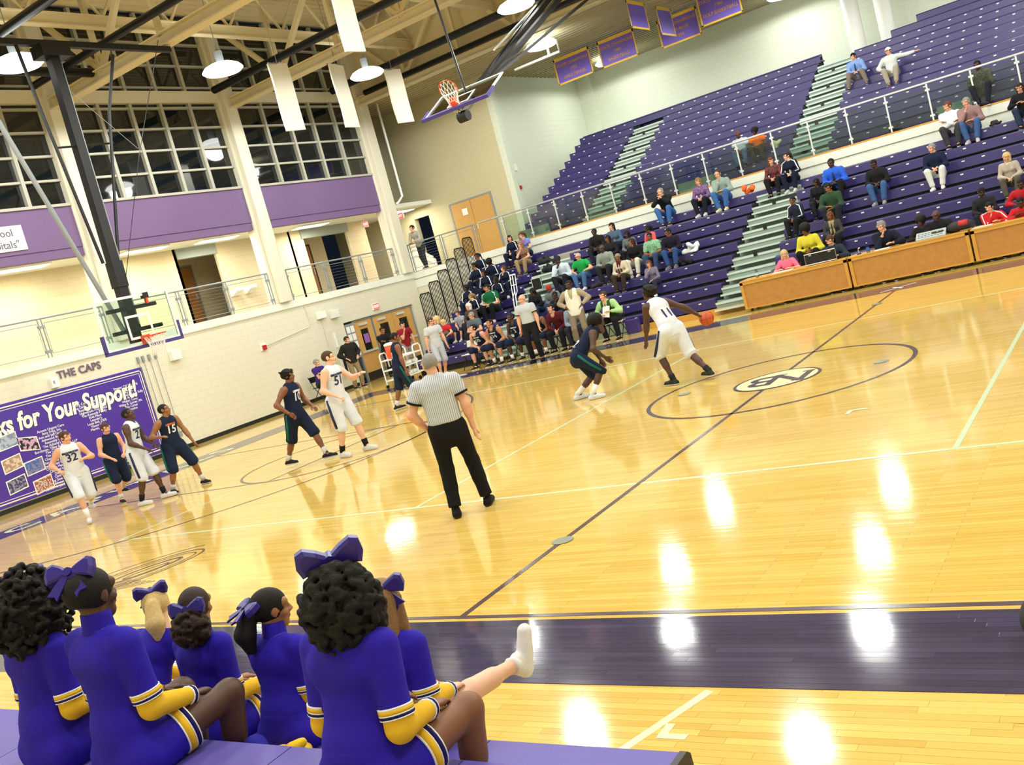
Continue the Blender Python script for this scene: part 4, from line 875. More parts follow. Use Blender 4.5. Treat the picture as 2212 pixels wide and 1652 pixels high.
# ------------------------------------------------------------------ bleachers
LOW=[(10.2+.6*k,.42+.29*k) for k in range(9)]
UPP=[(16.2+.56*k,3.57+.283*k) for k in range(12)]
def bench_prof(y,z,d=.30,h=.235,s=1):
    return [(y,z-h),(y+s*.012,z-.03),(y+s*.03,z),(y+s*d,z-.004),(y+s*d,z-.04),(y+s*.06,z-.06),(y+s*.045,z-h)]
def section(name,lab,rows,x0,x1,run,skip=(),top=None,s=1,base=0,tags=True,deckdrop=.13):
    t=thing(name,lab,'bleacher',((x0+x1)/2,rows[0][0],base))
    tg=MB()
    for k,(y,z) in enumerate(rows):
        if k in skip: continue
        a,b=x0,x1
        o=part('bench',MB().prism(bench_prof(y,z,s=s)[::(1 if s>0 else -1)],'x',a,b),M_PURSEAT,t)
        n=int((b-a)/.457)
        for i in range(n+1):
            x=a+.2+i*.457
            if x<b-.1: tg.box(x-.035,x+.035,min(y-s*.004,y+s*.004),max(y-s*.004,y+s*.004),z-.085,z-.055)
    if tags:
        o=part('seat_numbers',tg,M_WHITE,t); o['kind']='stuff'
    for k,(y,z) in enumerate(rows):
        dz=z-deckdrop; y1=y+s*run
        part('deck',MB().box(x0,x1,min(y+s*.26,y1+s*.04),max(y+s*.26,y1+s*.04),dz-.04,dz),M_TREAD,t)
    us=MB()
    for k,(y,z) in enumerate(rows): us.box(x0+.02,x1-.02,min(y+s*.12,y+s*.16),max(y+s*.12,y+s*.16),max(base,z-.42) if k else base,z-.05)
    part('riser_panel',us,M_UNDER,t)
    return t
section('bleacher_section','left purple section of the lower bleachers by the side rails',LOW,-14.7,-12.1,.6)
section('bleacher_section','middle purple section of the lower bleachers behind the team bench',LOW,-10.9,-4.8,.6)
section('bleacher_section','right purple section of the lower bleachers behind the scorer tables',LOW,-3.5,9,.6)
section('bleacher_section','left narrow purple section of the upper bleachers',UPP,-13.7,-11.1,.56,skip=(),base=3.15,deckdrop=.14)
section('bleacher_section','middle purple section of the upper bleachers',UPP,-9.85,-4.1,.56,base=3.15,deckdrop=.14)
section('bleacher_section','right purple section of the upper bleachers',UPP[:11],-2.85,9,.56,base=3.15,deckdrop=.14)
t=thing('bleacher_section','top purple bench row crossing over the upper aisle','bleacher',(-10.4,22.36,6.2)); part('bench',MB().prism(bench_prof(*UPP[11]),'x',-11.1,-9.85),M_PURSEAT,t); part('bench_back',MB().box(-13.7,-4.1,22.7,22.74,6.3,6.75),M_PURSEAT,t)
t=thing('bleacher_section','top purple bench row right of the round columns','bleacher',(-1.4,22.36,6.2)); part('bench',MB().prism(bench_prof(*UPP[11]),'x',-1.75,9),M_PURSEAT,t); part('bench',MB().prism(bench_prof(UPP[11][0]+.56,UPP[11][1]+.283),'x',-1.0,9),M_PURSEAT,t)
t=thing('bleacher_section','top purple bench row of the lower bleachers over left aisle','bleacher',(-11.5,15,2.3)); part('bench',MB().prism(bench_prof(*LOW[8]),'x',-12.1,-10.9),M_PURSEAT,t)
t=thing('bleacher_section','top purple bench row of the lower bleachers over right aisle','bleacher',(-4.1,15,2.3)); part('bench',MB().prism(bench_prof(*LOW[8]),'x',-4.8,-3.5),M_PURSEAT,t)
tag(obj('wheelchair_panel',MB().box(-13.65,-12.4,16.17,16.2,3.3,3.62),M_TREAD),'grey green front panel at the corner of the upper bleachers','panel')
for i,(a,b) in enumerate(((-1.55,-.6),(-7.55,-6.3))): tag(obj('wheelchair_panel',MB().box(a if i else .1,b if i else .95,16.165,16.195,3.3,3.62),M_TREAD),['pale front panel behind the white shirted spectator','pale front panel behind the purple sweater woman'][i],'panel')
def aisle(lab,rows,x0,x1,run,n,base,drop):
    t=thing('aisle_steps',lab,'steps',((x0+x1)/2,rows[0][0],base))
    for k,(y,z) in enumerate(rows[:n]):
        dz=z-drop
        st=part('step',MB().box(x0,x1,y-.02,y+run+.02,dz-.05,dz),M_TREAD,t); sub('nosing',MB().box(x0,x1,y-.035,y-.02,dz-.05,dz+.003),M_TREADE,st)
        st=part('step',MB().box(x0+.05,x1-.05,y-run*.5,y-.0,dz-.18,dz-.145),M_TREAD,t); sub('nosing',MB().box(x0+.05,x1-.05,y-run*.5-.015,y-run*.5,dz-.185,dz-.14),M_TREADE,st)
        part('riser',MB().box(x0,x1,y,y+.015,dz-.29,dz-.05),M_TREAD,t)
        if k%2==1: part('row_marker',MB().box((x0+x1)/2-.05,(x0+x1)/2+.05,y-.05,y-.036,dz-.05,dz+.07),M_DARK,t)
    return t
aisle('grey lower aisle steps behind the crutches',LOW,-12.1,-10.9,.6,8,0,.13); aisle('grey lower aisle steps left of the scorer tables',LOW,-4.8,-3.5,.6,9,0,.13)
aisle('grey upper aisle steps in the left part',UPP,-11.1,-9.85,.56,11,3.15,.14); aisle('grey upper aisle steps in front of the round columns',UPP,-4.1,-2.85,.56,11,3.15,.14)
# front kick boards
tag(obj('bleacher_kickboard',MB().box(-7.3,-3.75,10.12,10.16,.0,.16),M_OAKL),'yellow wooden kickboard left of the scorer table','kickboard'); tag(obj('bleacher_front_panel',MB().box(-10.9,-7.32,10.14,10.18,.0,.3),M_TREAD),'grey green front skirt behind the coach','panel')
tag(obj('bleacher_box',MB().box(-7.25,-6.9,9.9,10.1,.0,.36),M_PURPAD,bevel=.01),'small purple block under the dribbling player','block')
# side guard rails stepping up the left end
for k in range(2,8):
    y,z=LOW[k]; y0=y; y1=y+.56; zt=z+1.42; zb=z-.15; x=-14.8
    t=thing('guard_rail',['lowest','second','third','fourth','fifth','topmost'][k-2]+' black barred guard rail at the bleacher end','guard rail',(x,y,zb),group='stepped guard rails')
    part('frame',MB().tube([(x,y0,zb),(x,y0,zt-.08),(x,y0+.06,zt),(x,y1-.06,zt),(x,y1,zt-.08),(x,y1,zb)],.02,6),M_DARK,t)
    part('post',MB().bar((x,y0+.28,0),(x,y0+.28,zb+.02),.03),M_DARK,t); part('bottom_bar',MB().bar((x,y0,zb),(x,y1,zb),.02),M_DARK,t)
    for i in range(1,7):
        yy=y0+(y1-y0)*i/7; part('bar',MB().bar((x,yy,zb),(x,yy,zt),.018),M_DARK,t)
# glass railing of the upper deck
t=thing('glass_railing','glass railing with steel posts along the upper deck','railing',(-4,15.9,3.3))
part('top_rail',MB().tube([(-15.0,15.93,4.31),(9,15.93,4.31)],.032,10),M_RAILW,t,smooth=True)
px=[-14.0+1.078*k for k in range(22)]
for i,x in enumerate(px):
    p=part('post',MB().box(x-.02,x+.02,15.91,15.95,3.31,4.29),M_RAILW,t)
    for z in (3.42,4.1): sub('glass_clamp',MB().box(x-.06,x+.06,15.9,15.955,z,z+.05),M_RAILW,p)
    if i: part('glass_panel',MB().box(px[i-1]+.035,x-.035,15.925,15.937,3.38,4.22),M_GLASS,t)
# near bleachers: two visible rows in front of the camera
NEAR=[(-9.87,.42),(-10.46,.70)]
t=thing('bleacher_section','purple near bleacher benches under the cheerleaders','bleacher',(0,-10.2,0))
M_PURN=mat('purple near bench','#5a50a8',.5,noise=.05,nscale=2,bump=.15,bscale=220)
for k,(y,z) in enumerate(NEAR):
    x1=2.9 if k==0 else 4.2; n=6; xs=[-4]+[x1-.93*i for i in range(6,-1,-1)]
    for a,b in zip(xs[:-1],xs[1:]): part('seat_module',MB().prism([(y,z-.3),(y-.02,z-.02),(y-.045,z),(y-(.36 if k==0 else .58),z),(y-(.38 if k==0 else .6),z-.05),(y-(.38 if k==0 else .6),z-.3)][::-1],'x',a+.003,b-.003),M_PURN,t)
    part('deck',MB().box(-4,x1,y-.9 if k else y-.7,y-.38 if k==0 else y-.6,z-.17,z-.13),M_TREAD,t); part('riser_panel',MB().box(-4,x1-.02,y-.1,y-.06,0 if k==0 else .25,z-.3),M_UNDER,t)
part('end_cap',MB().prism([(-9.88,.1),(-9.89,.405),(-9.915,.425),(-10.26,.425),(-10.26,.1)],'x',2.9,2.93),mat('dark end cap','#2b2733',.5),t)
rl=part('row_label',MB().box(2.93,2.936,-10.08,-10.0,.27,.38),mat('cream tag','#cfc79a',.6),t)
me=text_mesh('A',.09,.0005,bold=.002); place(me,(2.9375,-10.04,.325),(0,1,0),(0,0,1)); sub('row_letter',me,M_BLACK,rl)
# ------------------------------------------------------------------ scorer tables
def table(lab,x0,x1):
    t=thing('scorer_table',lab,'table',((x0+x1)/2,9.6,0)); y=9.3; zt=.74
    part('table_top',MB().box(x0,x1,y-.02,y+.62,zt-.035,zt),M_OAKL,t,bevel=.006)
    part('front_panel',MB().box(x0+.06,x1-.06,y+.01,y+.03,.1,zt-.06),M_OAK,t)
    for nm,b in (('frame_rail',(x0,x1,y-.015,y+.012,zt-.095,zt-.036)),('frame_rail',(x0,x1,y-.012,y+.012,.07,.1))): part(nm,MB().box(*b),M_OAKL,t)
    for xx in (x0,x1-.07): part('frame_stile',MB().box(xx,xx+.07,y-.015,y+.012,.07,zt-.036),M_OAKL,t)
    for xx in (x0,x1-.03): part('side_panel',MB().box(xx,xx+.03,y+.03,y+.5,.12,zt-.036),M_OAK,t)
    for xx in (x0+.12,x1-.12):
        for yy in (y+.1,y+.5):
            c=part('caster',MB().tube([(xx-.02,yy,.045),(xx+.02,yy,.045)],.045,14),M_DARK,t); sub('caster_fork',MB().box(xx-.03,xx+.03,yy-.03,yy+.03,.085,.13),M_GREYSTEEL,c)
table('leftmost oak scorer table with laptop case',-3.74,-1.23); table('middle oak scorer table with water bottle',-1.19,1.29); table('rightmost oak scorer table cut by the frame',1.33,3.85)
def bottle(x,y,z,lab,cap='#dfe8ee',lab_c='#2a62c9'):
    t=thing('water_bottle',lab,'bottle',(x,y,z)); part('bottle_body',MB().lathe((x,y,z),[(.033,0),(.034,.02),(.034,.13),(.026,.17),(.013,.195),(.013,.205)],16),glass_mat('bottle plastic',tint=(.85,.95,1),trans=.8),t,smooth=True)
    part('bottle_label',MB().lathe((x,y,z),[(.0347,.05),(.0347,.115)],16),mat('label '+lab_c,lab_c,.5),t); part('bottle_cap',MB().lathe((x,y,z),[(.014,.205),(.014,.225)],12),mat('cap '+cap,cap,.5),t)
bottle(-.76,9.42,.74,'blue labelled water bottle beside the navy sweater man'); bottle(-3.35,9.5,.74,'clear water bottle at the left table end',lab_c='#b9d3dd')
t=thing('equipment_case','black open case with silver frame on the left table','case',(-1.75,9.5,.74)); part('case_body',MB().box(-2.15,-1.45,9.42,9.46,.75,1.0),M_DARK,t); part('case_frame',MB().tube([(-2.15,9.41,.76),(-1.45,9.41,.76),(-1.45,9.41,1.0),(-2.15,9.41,1.0)],.013,6,closed=True),M_RAILW,t); part('case_base',MB().box(-2.15,-1.45,9.46,9.75,.745,.8),M_DARK,t)
for xx in (-2.02,-1.58): part('latch',MB().box(xx-.03,xx+.03,9.395,9.42,.95,1.0),M_GREYSTEEL,t)
t=thing('microphone','small white goose neck microphone on the table','microphone',(-.95,9.5,.74)); part('base',MB().lathe((-.98,9.5,.74),[(.05,0),(.04,.025)],14),M_DARK,t); part('neck',MB().tube([(-.98,9.5,.76),(-.98,9.48,.84),(-.95,9.44,.88)],.006),M_WHITE,t); part('mic_head',MB().tube([(-.96,9.45,.872),(-.93,9.42,.885)],.014),M_WHITE,t)
tag(obj('paper_stack',MB().box(-.62,-.3,9.36,9.6,.741,.752),M_WHITE),'white papers in front of the navy sweater man','papers'); tag(obj('paper_stack',MB().box(-2.95,-2.5,9.38,9.6,.741,.757),M_WHITE),'white score sheets before the pink shirted woman','papers'); tag(obj('paper_stack',MB().box(1.35,1.75,9.36,9.55,.741,.75),M_WHITE),'white paper in front of the red jacket man','papers')
t=thing('scoreboard_console','grey keyboard console on the middle table','console',(.55,9.45,.74)); part('console_body',MB().prism([(9.36,.742),(9.62,.742),(9.62,.88),(9.58,.89),(9.36,.77)],'x',.25,.85),mat('console grey','#a9b4b4',.5),t)
for i in range(3):
    for j in range(8): part('key_cap',MB().box(.29+j*.065,.34+j*.065,9.40+i*.055,9.44+i*.055,.79+i*.03,.8+i*.03),M_DARK,t)
t=thing('duffel_bag','dark red and black duffel bag on the middle table','bag',(1.12,9.5,.74)); part('bag_body',MB().tube([(.9,9.5,.85),(1.0,9.5,.86),(1.3,9.5,.86),(1.42,9.5,.84)],[.06,.1,.1,.06],12),mat('bag black','#26222a',.7),t,smooth=True); part('bag_panel',MB().tube([(1.12,9.46,.9),(1.3,9.46,.9)],.07,10),mat('bag red','#c02a2f',.6),t,smooth=True)
# ------------------------------------------------------------------ baskets
def hoop(t,bx,by,bz,nx,nu,ux,net_dir,mast=None):
    """board centre-bottom (bx,by,bz); n: outward normal; u: board up; ux: board right"""
    n=Vector(nx).normalized(); u=Vector(nu).normalized(); r=Vector(ux).normalized(); B=Vector((bx,by,bz)); W2,HB=.915,1.07
    def P(a,b,d): return B+r*a+u*b+n*d
    def slab(a0,a1,b0,b1,d0,d1):
        v=[P(a,b,d) for d in (d0,d1) for a,b in ((a0,b0),(a1,b0),(a1,b1),(a0,b1))]
        return MB().add(v,[(3,2,1,0),(4,5,6,7),(0,1,5,4),(1,2,6,5),(2,3,7,6),(3,0,4,7)])
    def cat(*ms):
        o=MB()
        for m_ in ms: o.add(m_.v,m_.f)
        return o
    part('backboard_glass',slab(-W2+.04,W2-.04,.04,HB-.04,-.012,0),M_BBGLASS,t)
    part('backboard_frame',cat(slab(-W2,W2,0,.05,-.03,.004),slab(-W2,W2,HB-.05,HB,-.03,.004),slab(-W2,-W2+.05,.05,HB-.05,-.03,.004),slab(W2-.05,W2,.05,HB-.05,-.03,.004)),M_WHITE,t)
    part('target_square',cat(slab(-.305,.305,.61,.66,0,.004),slab(-.305,.305,.15,.2,0,.004),slab(-.305,-.255,.2,.61,0,.004),slab(.255,.305,.2,.61,0,.004)),M_WHITE,t)
    part('board_padding',cat(slab(-W2-.05,W2+.05,-.06,.01,-.05,.03),slab(-W2-.05,-W2+.0,0,.36,-.05,.03),slab(W2,W2+.05,0,.36,-.05,.03)),M_PURPAD,t)
    part('rim_bracket',cat(slab(-.07,.07,.03,.2,.0,.13),slab(-.1,.1,.12,.15,.05,.2)),M_RIM,t)
    rc=P(0,.15,.38); ring_=[rc+r*.2286*math.cos(a)+n*.2286*math.sin(a) for a in [2*math.pi*k/32 for k in range(32)]]
    rm=MB().tube(ring_,.011,8,closed=True); rm.tube([P(-.1,.14,.1),rc+r*-.18+n*-.14],.012,6); rm.tube([P(.1,.14,.1),rc+r*.18+n*-.14],.012,6)
    part('rim',rm,M_RIM,t,smooth=True)
    nt=MB(); g=Vector(net_dir).normalized()
    e1=r; e2=n
    K=12; rad=[.226,.19,.16,.14,.135,.14]; dep=[0,.09,.18,.27,.35,.42]
    for k in range(K):
        for sgn in (1,-1):
            pts=[rc+(e1*math.cos(2*math.pi*(k+sgn*.5*j)/K)+e2*math.sin(2*math.pi*(k+sgn*.5*j)/K))*rad[j]*(1 if g.dot(u)<-.5 else 1)+g*dep[j] for j in range(6)]
            nt.tube(pts,.006,4)
    part('net',nt,M_NET,t)
    return P,slab,cat
bk=thing('basketball_hoop','ceiling hung basket with glass backboard before the cream wall','basketball hoop',(-13.11,0,2.9))
P,slab,cat=hoop(bk,-13.11,0,2.9,(1,0,0),(0,0,1),(0,1,0),(0,0,-1))
part('mast',MB().bar((-13.42,.03,3.0),(-13.42,.13,9.1),.2),M_DARK,bk); part('mast_sleeve',MB().bar((-13.42,.05,4.2),(-13.42,.07,4.75),.25),M_DARK,bk); part('conduit',MB().tube([(-13.35,.17,3.3),(-13.35,.2,6.0),(-13.35,.24,8.95)],.02),M_GREYSTEEL,bk)
part('crossarm',MB().bar((-13.2,-.6,3.25),(-13.2,.6,3.25),.08).bar((-13.2,-.6,3.72),(-13.2,.6,3.72),.08).bar((-13.42,0,3.3),(-13.15,0,3.3),.1),M_DARK,bk)
part('back_brace',MB().tube([(-13.5,-.12,3.25),(-13.2,-1.58,7.6),(-13.1,-2.1,9.3)],.05,8),M_GREYSTEEL,bk); part('back_brace',MB().tube([(-13.42,-.18,4.75),(-13.4,-.5,7.85),(-13.4,-.62,9.4)],.035,8),M_DARK,bk)
part('side_brace',MB().tube([(-13.4,.15,4.65),(-13.3,1.0,7.9),(-13.2,1.45,9.1)],.035,8),M_DARK,bk); part('link_bar',MB().tube([(-13.4,-.45,7.2),(-13.4,.95,7.25)],.022,8),M_DARK,bk)
part('cable',MB().tube([(-13.3,.15,4.35),(-13.0,1.15,6.8),(-13.0,2.6,9.4)],.008,5),M_DARK,bk); part('cable',MB().tube([(-13.35,.2,8.4),(-13.0,1.2,7.0)],.006,5),M_GREYSTEEL,bk)
part('mast_head',MB().box(-13.6,-13.2,-.2,.45,9.05,9.3),M_DARK,bk); part('drop_frame',MB().bar((-13.4,-2.85,9.35),(-13.4,3.2,9.35),.12),M_DARK,bk)
sc=part('shot_light',MB().box(-13.19,-13.1,.28,.42,3.86,3.98),M_DARK,bk); sub('lamp_tube',MB().tube([(-13.14,.36,3.74),(-13.14,.36,3.86)],.04,12),M_RIM,sc)
sbk=thing('basketball_hoop','folded up side basket with purple padding near the ceiling','basketball hoop',(-8.03,6.0,6.28))
P,slab,cat=hoop(sbk,-8.03,6.0,6.28,(0,-.5,.87),(0,.87,.5),(1,0,0),(0,.25,-1))
part('board_arm',MB().bar(P(-.5,.5,-.12),P(-.1,.9,-.25),.07).bar(P(.5,.5,-.12),P(.1,.9,-.25),.07).bar(P(0,.1,-.1),P(0,1.0,-.2),.1),M_DARK,sbk); part('height_motor',MB().tube([P(-.1,.1,-.3),P(.15,.1,-.3)],.13,12),M_DARK,sbk); part('gear_strut',MB().bar(P(.2,.1,-.2),P(.45,.5,-.12),.04),M_GREYSTEEL,sbk)
part('mast',MB().bar(P(-.15,.9,-.2),(-8.3,12.6,9.5),.14).bar(P(.15,.9,-.2),(-7.75,12.6,9.5),.14),M_DARK,sbk); part('fold_brace',MB().bar(P(.6,1.07,-.05),(-7.9,14.6,9.6),.07),M_DARK,sbk); part('fold_brace',MB().bar(P(0,1.0,-.1),(-8.6,12.7,9.58),.06),M_DARK,sbk)
part('link_bar',MB().bar((-8.6,12.7,9.58),(-7.4,12.7,9.58),.05),M_RAILW,sbk); part('hoist_cable',MB().tube([P(0,.7,0),(-9.0,7.8,9.5)],.03,6),M_DARK,sbk); part('link_bar',MB().bar((-8.2,8.6,7.75),(-8.75,12.9,9.6),.04),M_RAILW,sbk)
t=thing('ceiling_bracket','white U shaped bracket pipe under the soffit','bracket',(-10.5,16.5,9)); part('pipe',MB().tube([(-12.4,16.6,8.85),(-10.6,16.6,8.85),(-10.6,16.6,9.25)],.04,8),M_WHITE,t); part('pipe',MB().tube([(-11.0,16.6,8.85),(-11.0,16.6,9.1)],.04,8),M_WHITE,t)
# wall devices on the pale green wall
t=thing('wall_strobe','white box with red alarm on the pale green wall','alarm',(-15,19.1,5.6)); part('housing',MB().box(-15,-14.88,18.98,19.22,5.95,6.2),M_WHITE,t); part('conduit',MB().tube([(-14.96,19.1,5.95),(-14.96,19.15,5.4)],.012),M_GREYSTEEL,t); part('alarm_body',MB().box(-15,-14.9,19.1,19.24,5.25,5.38),mat('alarm red','#b01d1d',.4),t)
for k,x in enumerate((-15.0,-14.93)): tag(obj('wall_cable',MB().bar((-14.94,18.62+.14*k,6.2),(-14.94,18.62+.14*k,9.5),.015),M_GREYSTEEL),'%s hanging wire at the pale green wall corner'%('left' if k==0 else 'right'),'cable')
tag(obj('rain_pipe',MB().tube([(-18.2,16.25,9.55),(-18.2,16.25,6.1),(-18.25,16.0,5.9),(-18.25,15.85,5.85)],.045,8),M_WHITE,smooth=True),'white pipe running down beside the balcony corner column','pipe')
# ------------------------------------------------------------------ chairs
def fold_chair(x,y,rz,lab,seatm,grp):
    t=thing('folding_chair',lab,'chair',(x,y,0),rz,grp)
    def pt(n,mb,m,**k): o=obj(n,mb,m,t,**k); return o
    pt('seat',MB().box(-.2,.2,-.2,.19,.43,.455),seatm,bevel=.01); pt('backrest',MB().prism([(-.2,.62),(-.215,.62),(-.255,.8),(-.24,.8)],'x',-.2,.2),seatm)
    for sx in (-.205,.205):
        pt('leg',MB().tube([(sx,.22,.015),(sx,-.1,.45),(sx,-.26,.82)],.012,6),M_DARK); pt('leg',MB().tube([(sx*.93,-.27,.015),(sx*.93,.1,.43)],.012,6),M_DARK)
    pt('stretcher',MB().tube([(-.2,.14,.12),(.2,.14,.12)],.009,6),M_DARK); pt('stretcher',MB().tube([(-.19,-.2,.1),(.19,-.2,.1)],.009,6),M_DARK)
M_CH=mat('chair white','#dadcd6',.5)
for i,x in enumerate((-11.95,-11.4,-10.85,-10.15,-9.4,-8.82,-8.25,-7.24)):
    fold_chair(x,9.35 if i<7 else 9.4,math.pi,['empty white folding chair at the bench end','white folding chair under the first bench player','white folding chair under bench player 34','white folding chair under the single digit bench player','white folding chair behind the standing referee','white folding chair under the maroon sweater man','white folding chair under the pale blue shirt','white folding chair under the green vest man'][i],M_CH,'bench folding chairs')
for i,x in enumerate((-2.72,-1.62,-.47,.68,1.7,2.3)): fold_chair(x,9.98,math.pi,['chair behind the table of the pink shirted woman','chair behind the table of the suited man','chair of the navy sweater man at the table','chair of the bald man at the table','chair of the red jacket man at the table','chair of the rightmost person at the table'][i],M_DARK,'chairs behind the scorer tables')
fold_chair(-17.85,9.2,math.radians(-90),'chair of the purple shirted man by the wall',M_DARK,'wall chair')
# ------------------------------------------------------------------ ball cart with cooler
ct=thing('ball_cart','white wheeled tubular cart with shelves','cart',(-14.4,9.4,0))
X0,X1,Y0,Y1=-14.75,-14.15,8.75,9.95
for x in (X0,X1):
    part('end_frame' ,MB().tube([(x,Y0,.1),(x,Y0,.98),(x,Y0+.06,1.04),(x,Y0+.26,1.04),(x,Y0+.32,.98),(x,Y0+.32,.6)],.022,8),M_WHITE,ct); part('end_frame',MB().tube([(x,Y1,.1),(x,Y1,.98),(x,Y1-.06,1.04),(x,Y1-.3,1.04),(x,Y1-.36,.98),(x,Y1-.36,.2)],.022,8),M_WHITE,ct)
for z in (.2,.5,.8): part('shelf',MB().box(X0,X1,Y0,Y1,z,z+.035),M_WHITE,ct)
for x in (X0,X1):
    for y in (Y0,Y1,Y1-.36): part('wheel',MB().tube([(x-.02,y,.055),(x+.02,y,.055)],.055,14),M_DARK,ct)
cl=thing('drink_cooler','orange drink cooler with white lid on the cart','cooler',(-14.45,9.0,.835)); part('cooler_body',MB().lathe((-14.45,9.0,.835),[(.15,0),(.17,.03),(.175,.36),(.16,.38)],20),mat('cooler orange','#f0582a',.45),cl,smooth=True); part('cooler_lid',MB().lathe((-14.45,9.0,1.215),[(.185,0),(.185,.06),(.12,.09),(.11,.09)],20),M_WHITE,cl,smooth=True); part('spigot',MB().box(-14.29,-14.24,8.98,9.02,.9,.94),M_WHITE,cl)
for k,(y,z) in enumerate(((9.35,.24),(9.62,.24),(9.4,.54),(9.7,.54))): tag(obj('folded_towel',MB().box(X0+.06,X1-.08,y-.11,y+.11,z,z+.1),M_WHITE,bevel=.03),'white folded towel %s cart shelf'%['left on the lower','right on the lower','left on the middle','right on the middle'][k],'towel',group='towels on the cart')
# ------------------------------------------------------------------ loose things in the stands
def lump(name,lab,cat,c,s,m,seed,h=.03,grp=None,n=9):
    r_=random.Random(seed); prims=[]
    for k in range(n):
        a=Vector(((r_.random()-.5)*s[0],(r_.random()-.5)*s[1],r_.random()*s[2]*.7)); b=a+Vector(((r_.random()-.5)*s[0]*.6,(r_.random()-.5)*s[1]*.6,(r_.random()-.3)*s[2]*.5)); q=min(s)*.28
        prims.append(('c',a,b,q*(.7+.6*r_.random()),q*(.5+.6*r_.random())))
    V,F=sdf_mesh(prims,h,.03,cuts=[((0,0,-1),0)]); V=V+np.array(c)
    return tag(np_obj(name,V,F,[m]),lab,cat,grp)

# ------------------------------------------------------------------ single floor boards close to the camera
def board_mat(name,c1,c2):
    m=mat(name,c1,.09,spec=.5); nt=m.node_tree; b=nt.nodes['Principled BSDF']
    oi=nt.nodes.new('ShaderNodeObjectInfo'); geo=nt.nodes.new('ShaderNodeNewGeometry'); mp=nt.nodes.new('ShaderNodeMapping'); mp.inputs['Scale'].default_value=(1.4,40,1); nt.links.new(geo.outputs['Position'],mp.inputs[0])
    n=nt.nodes.new('ShaderNodeTexNoise'); n.inputs['Scale'].default_value=1.5; n.inputs['Detail'].default_value=3; nt.links.new(mp.outputs[0],n.inputs['Vector'])
    mx=nt.nodes.new('ShaderNodeMix'); mx.data_type='RGBA'; mx.inputs[6].default_value=(*srgb(c1),1); mx.inputs[7].default_value=(*srgb(c2),1); nt.links.new(oi.outputs['Random'],mx.inputs[0])
    rp=nt.nodes.new('ShaderNodeMapRange'); rp.inputs[3].default_value=.86; rp.inputs[4].default_value=1.1; nt.links.new(n.outputs['Fac'],rp.inputs[0])
    m2=nt.nodes.new('ShaderNodeMix'); m2.data_type='RGBA'; m2.blend_type='MULTIPLY'; m2.inputs[0].default_value=1; nt.links.new(mx.outputs[2],m2.inputs[6]); nt.links.new(rp.outputs[0],m2.inputs[7]); nt.links.new(m2.outputs[2],b.inputs['Base Color']); return m
M_BRD=board_mat('maple board','#e3c772','#cfae58'); M_BRDP=board_mat('purple board','#474160','#3a3550')
BM={}
for L in (.62,.83,1.05):
    me=MB().box(-L/2+.0009,L/2-.0009,-.0277,.0277,-.0012,0).mesh('floor_board'); BM[L]=me
def boards(y0,n,x0,x1,m,z):
    for r in range(n):
        x=x0+rnd.random()*.5; y=y0+r*.057+.0285
        while x<x1:
            L=rnd.choice((.62,.83,1.05)); key=(L,m.name)
            if key not in BM:
                q=BM[L].copy(); q.materials.clear(); q.materials.append(m); BM[key]=q
            o=bpy.data.objects.new('floor_board',BM[key]); COL.objects.link(o); o.parent=floor; o.location=(x+L/2,y,z+rnd.random()*.0003); o.rotation_euler=((rnd.random()-.5)*.006,0,0); x+=L
boards(-9.84,21,-2.4,3.9,M_BRD,.0016); boards(-8.62,15,.0,4.2,M_BRDP,.0032)
# ------------------------------------------------------------------ people in the stands
def stand(lab,row,x,hh=.72,sex='m',skin='l',hair=('short','br'),top=('long','#333333'),bottom=('pants','#22242c'),arms='lap',head=(20,5),lean=10,shoes='#2a2a2a',face=180,foot=None,grp='spectators in the lower bleachers',kid=False,dz=0,**k):
    y,z=(UPP[row-101] if row>100 else LOW[row-1]); s=hh/(.1+.5*math.cos(math.radians(lean))+.15); s=min(max(s,.6 if kid else .88),1.1)
    return person(lab,(x,y+.17,z+dz),face,1.75*s,sex,True,lean=lean,head=head,arms=arms,skin=skin,hair=hair,top=top,bottom=bottom,shoes=shoes,foot=foot,group=('spectators in the upper bleachers' if row>100 else grp),res=.0205,g=k.pop('g',1.08),**k)
DEN='#3f5f8f'; KH='#9c8562'; BLK='#17181c'; NVY='#161d33'
plaidg=two_tone('green plaid','#8fc79f','#6aa57c','noise',30); plaidm=two_tone('maroon plaid','#7d5a60','#9a7a7c','plaid',30); stripedg=two_tone('grey violet stripes','#8f86a0','#4c4560','stripe',16,'Z')
flor=two_tone('brown pattern','#6a4a3c','#8a6a52','noise',40); pursw=two_tone('purple patterned knit','#5f3a72','#8a6a9c','noise',35); camo=two_tone('camouflage','#2c2f28','#5a5a4c','noise',18)
# lower bleachers, right section
stand('woman with glasses in black top holding a phone at right edge',9,2.2,.72,'f','l',('long','db'),('long',BLK),('pants','#28344c'),{0:0} and ((.1,.3,.38),(-.1,.3,.36)),(10,10),glasses=True,shoes=BLK)
stand('man in white shirt with crossed arms in the top row',9,.54,.78,skin='l',hair=('short','rd'),top=('long','#e6eaf0'),bottom=('pants','#3a3b40'),arms='crossed',head=(35,5),collar='#f2f2f2',shoes=BLK)
stand('man in maroon plaid shirt and jeans with hand at chin',9,.99,.75,skin='l',hair=('short','gr'),top=('long',plaidm),bottom=('pants',DEN),arms='chin',head=(25,5),lean=18,shoes='#b9bcc0',g=1.12)
stand('grey haired man in navy sweater and white trousers',6,.28,.72,skin='l',hair=('short','gr'),top=('long','#17223f'),bottom=('pants','#d9dcd6'),arms='lap',head=(35,6),collar='#e6e6e6',shoes='#e8e8e8')
stand('blonde woman in beige cardigan beside the right edge',4,1.95,.66,'f','l',('bob','bl'),('long','#b4a99a'),('pants','#5a5248'),'lap',(30,8),collar='#e9e6e0',shoes='#3a3030')
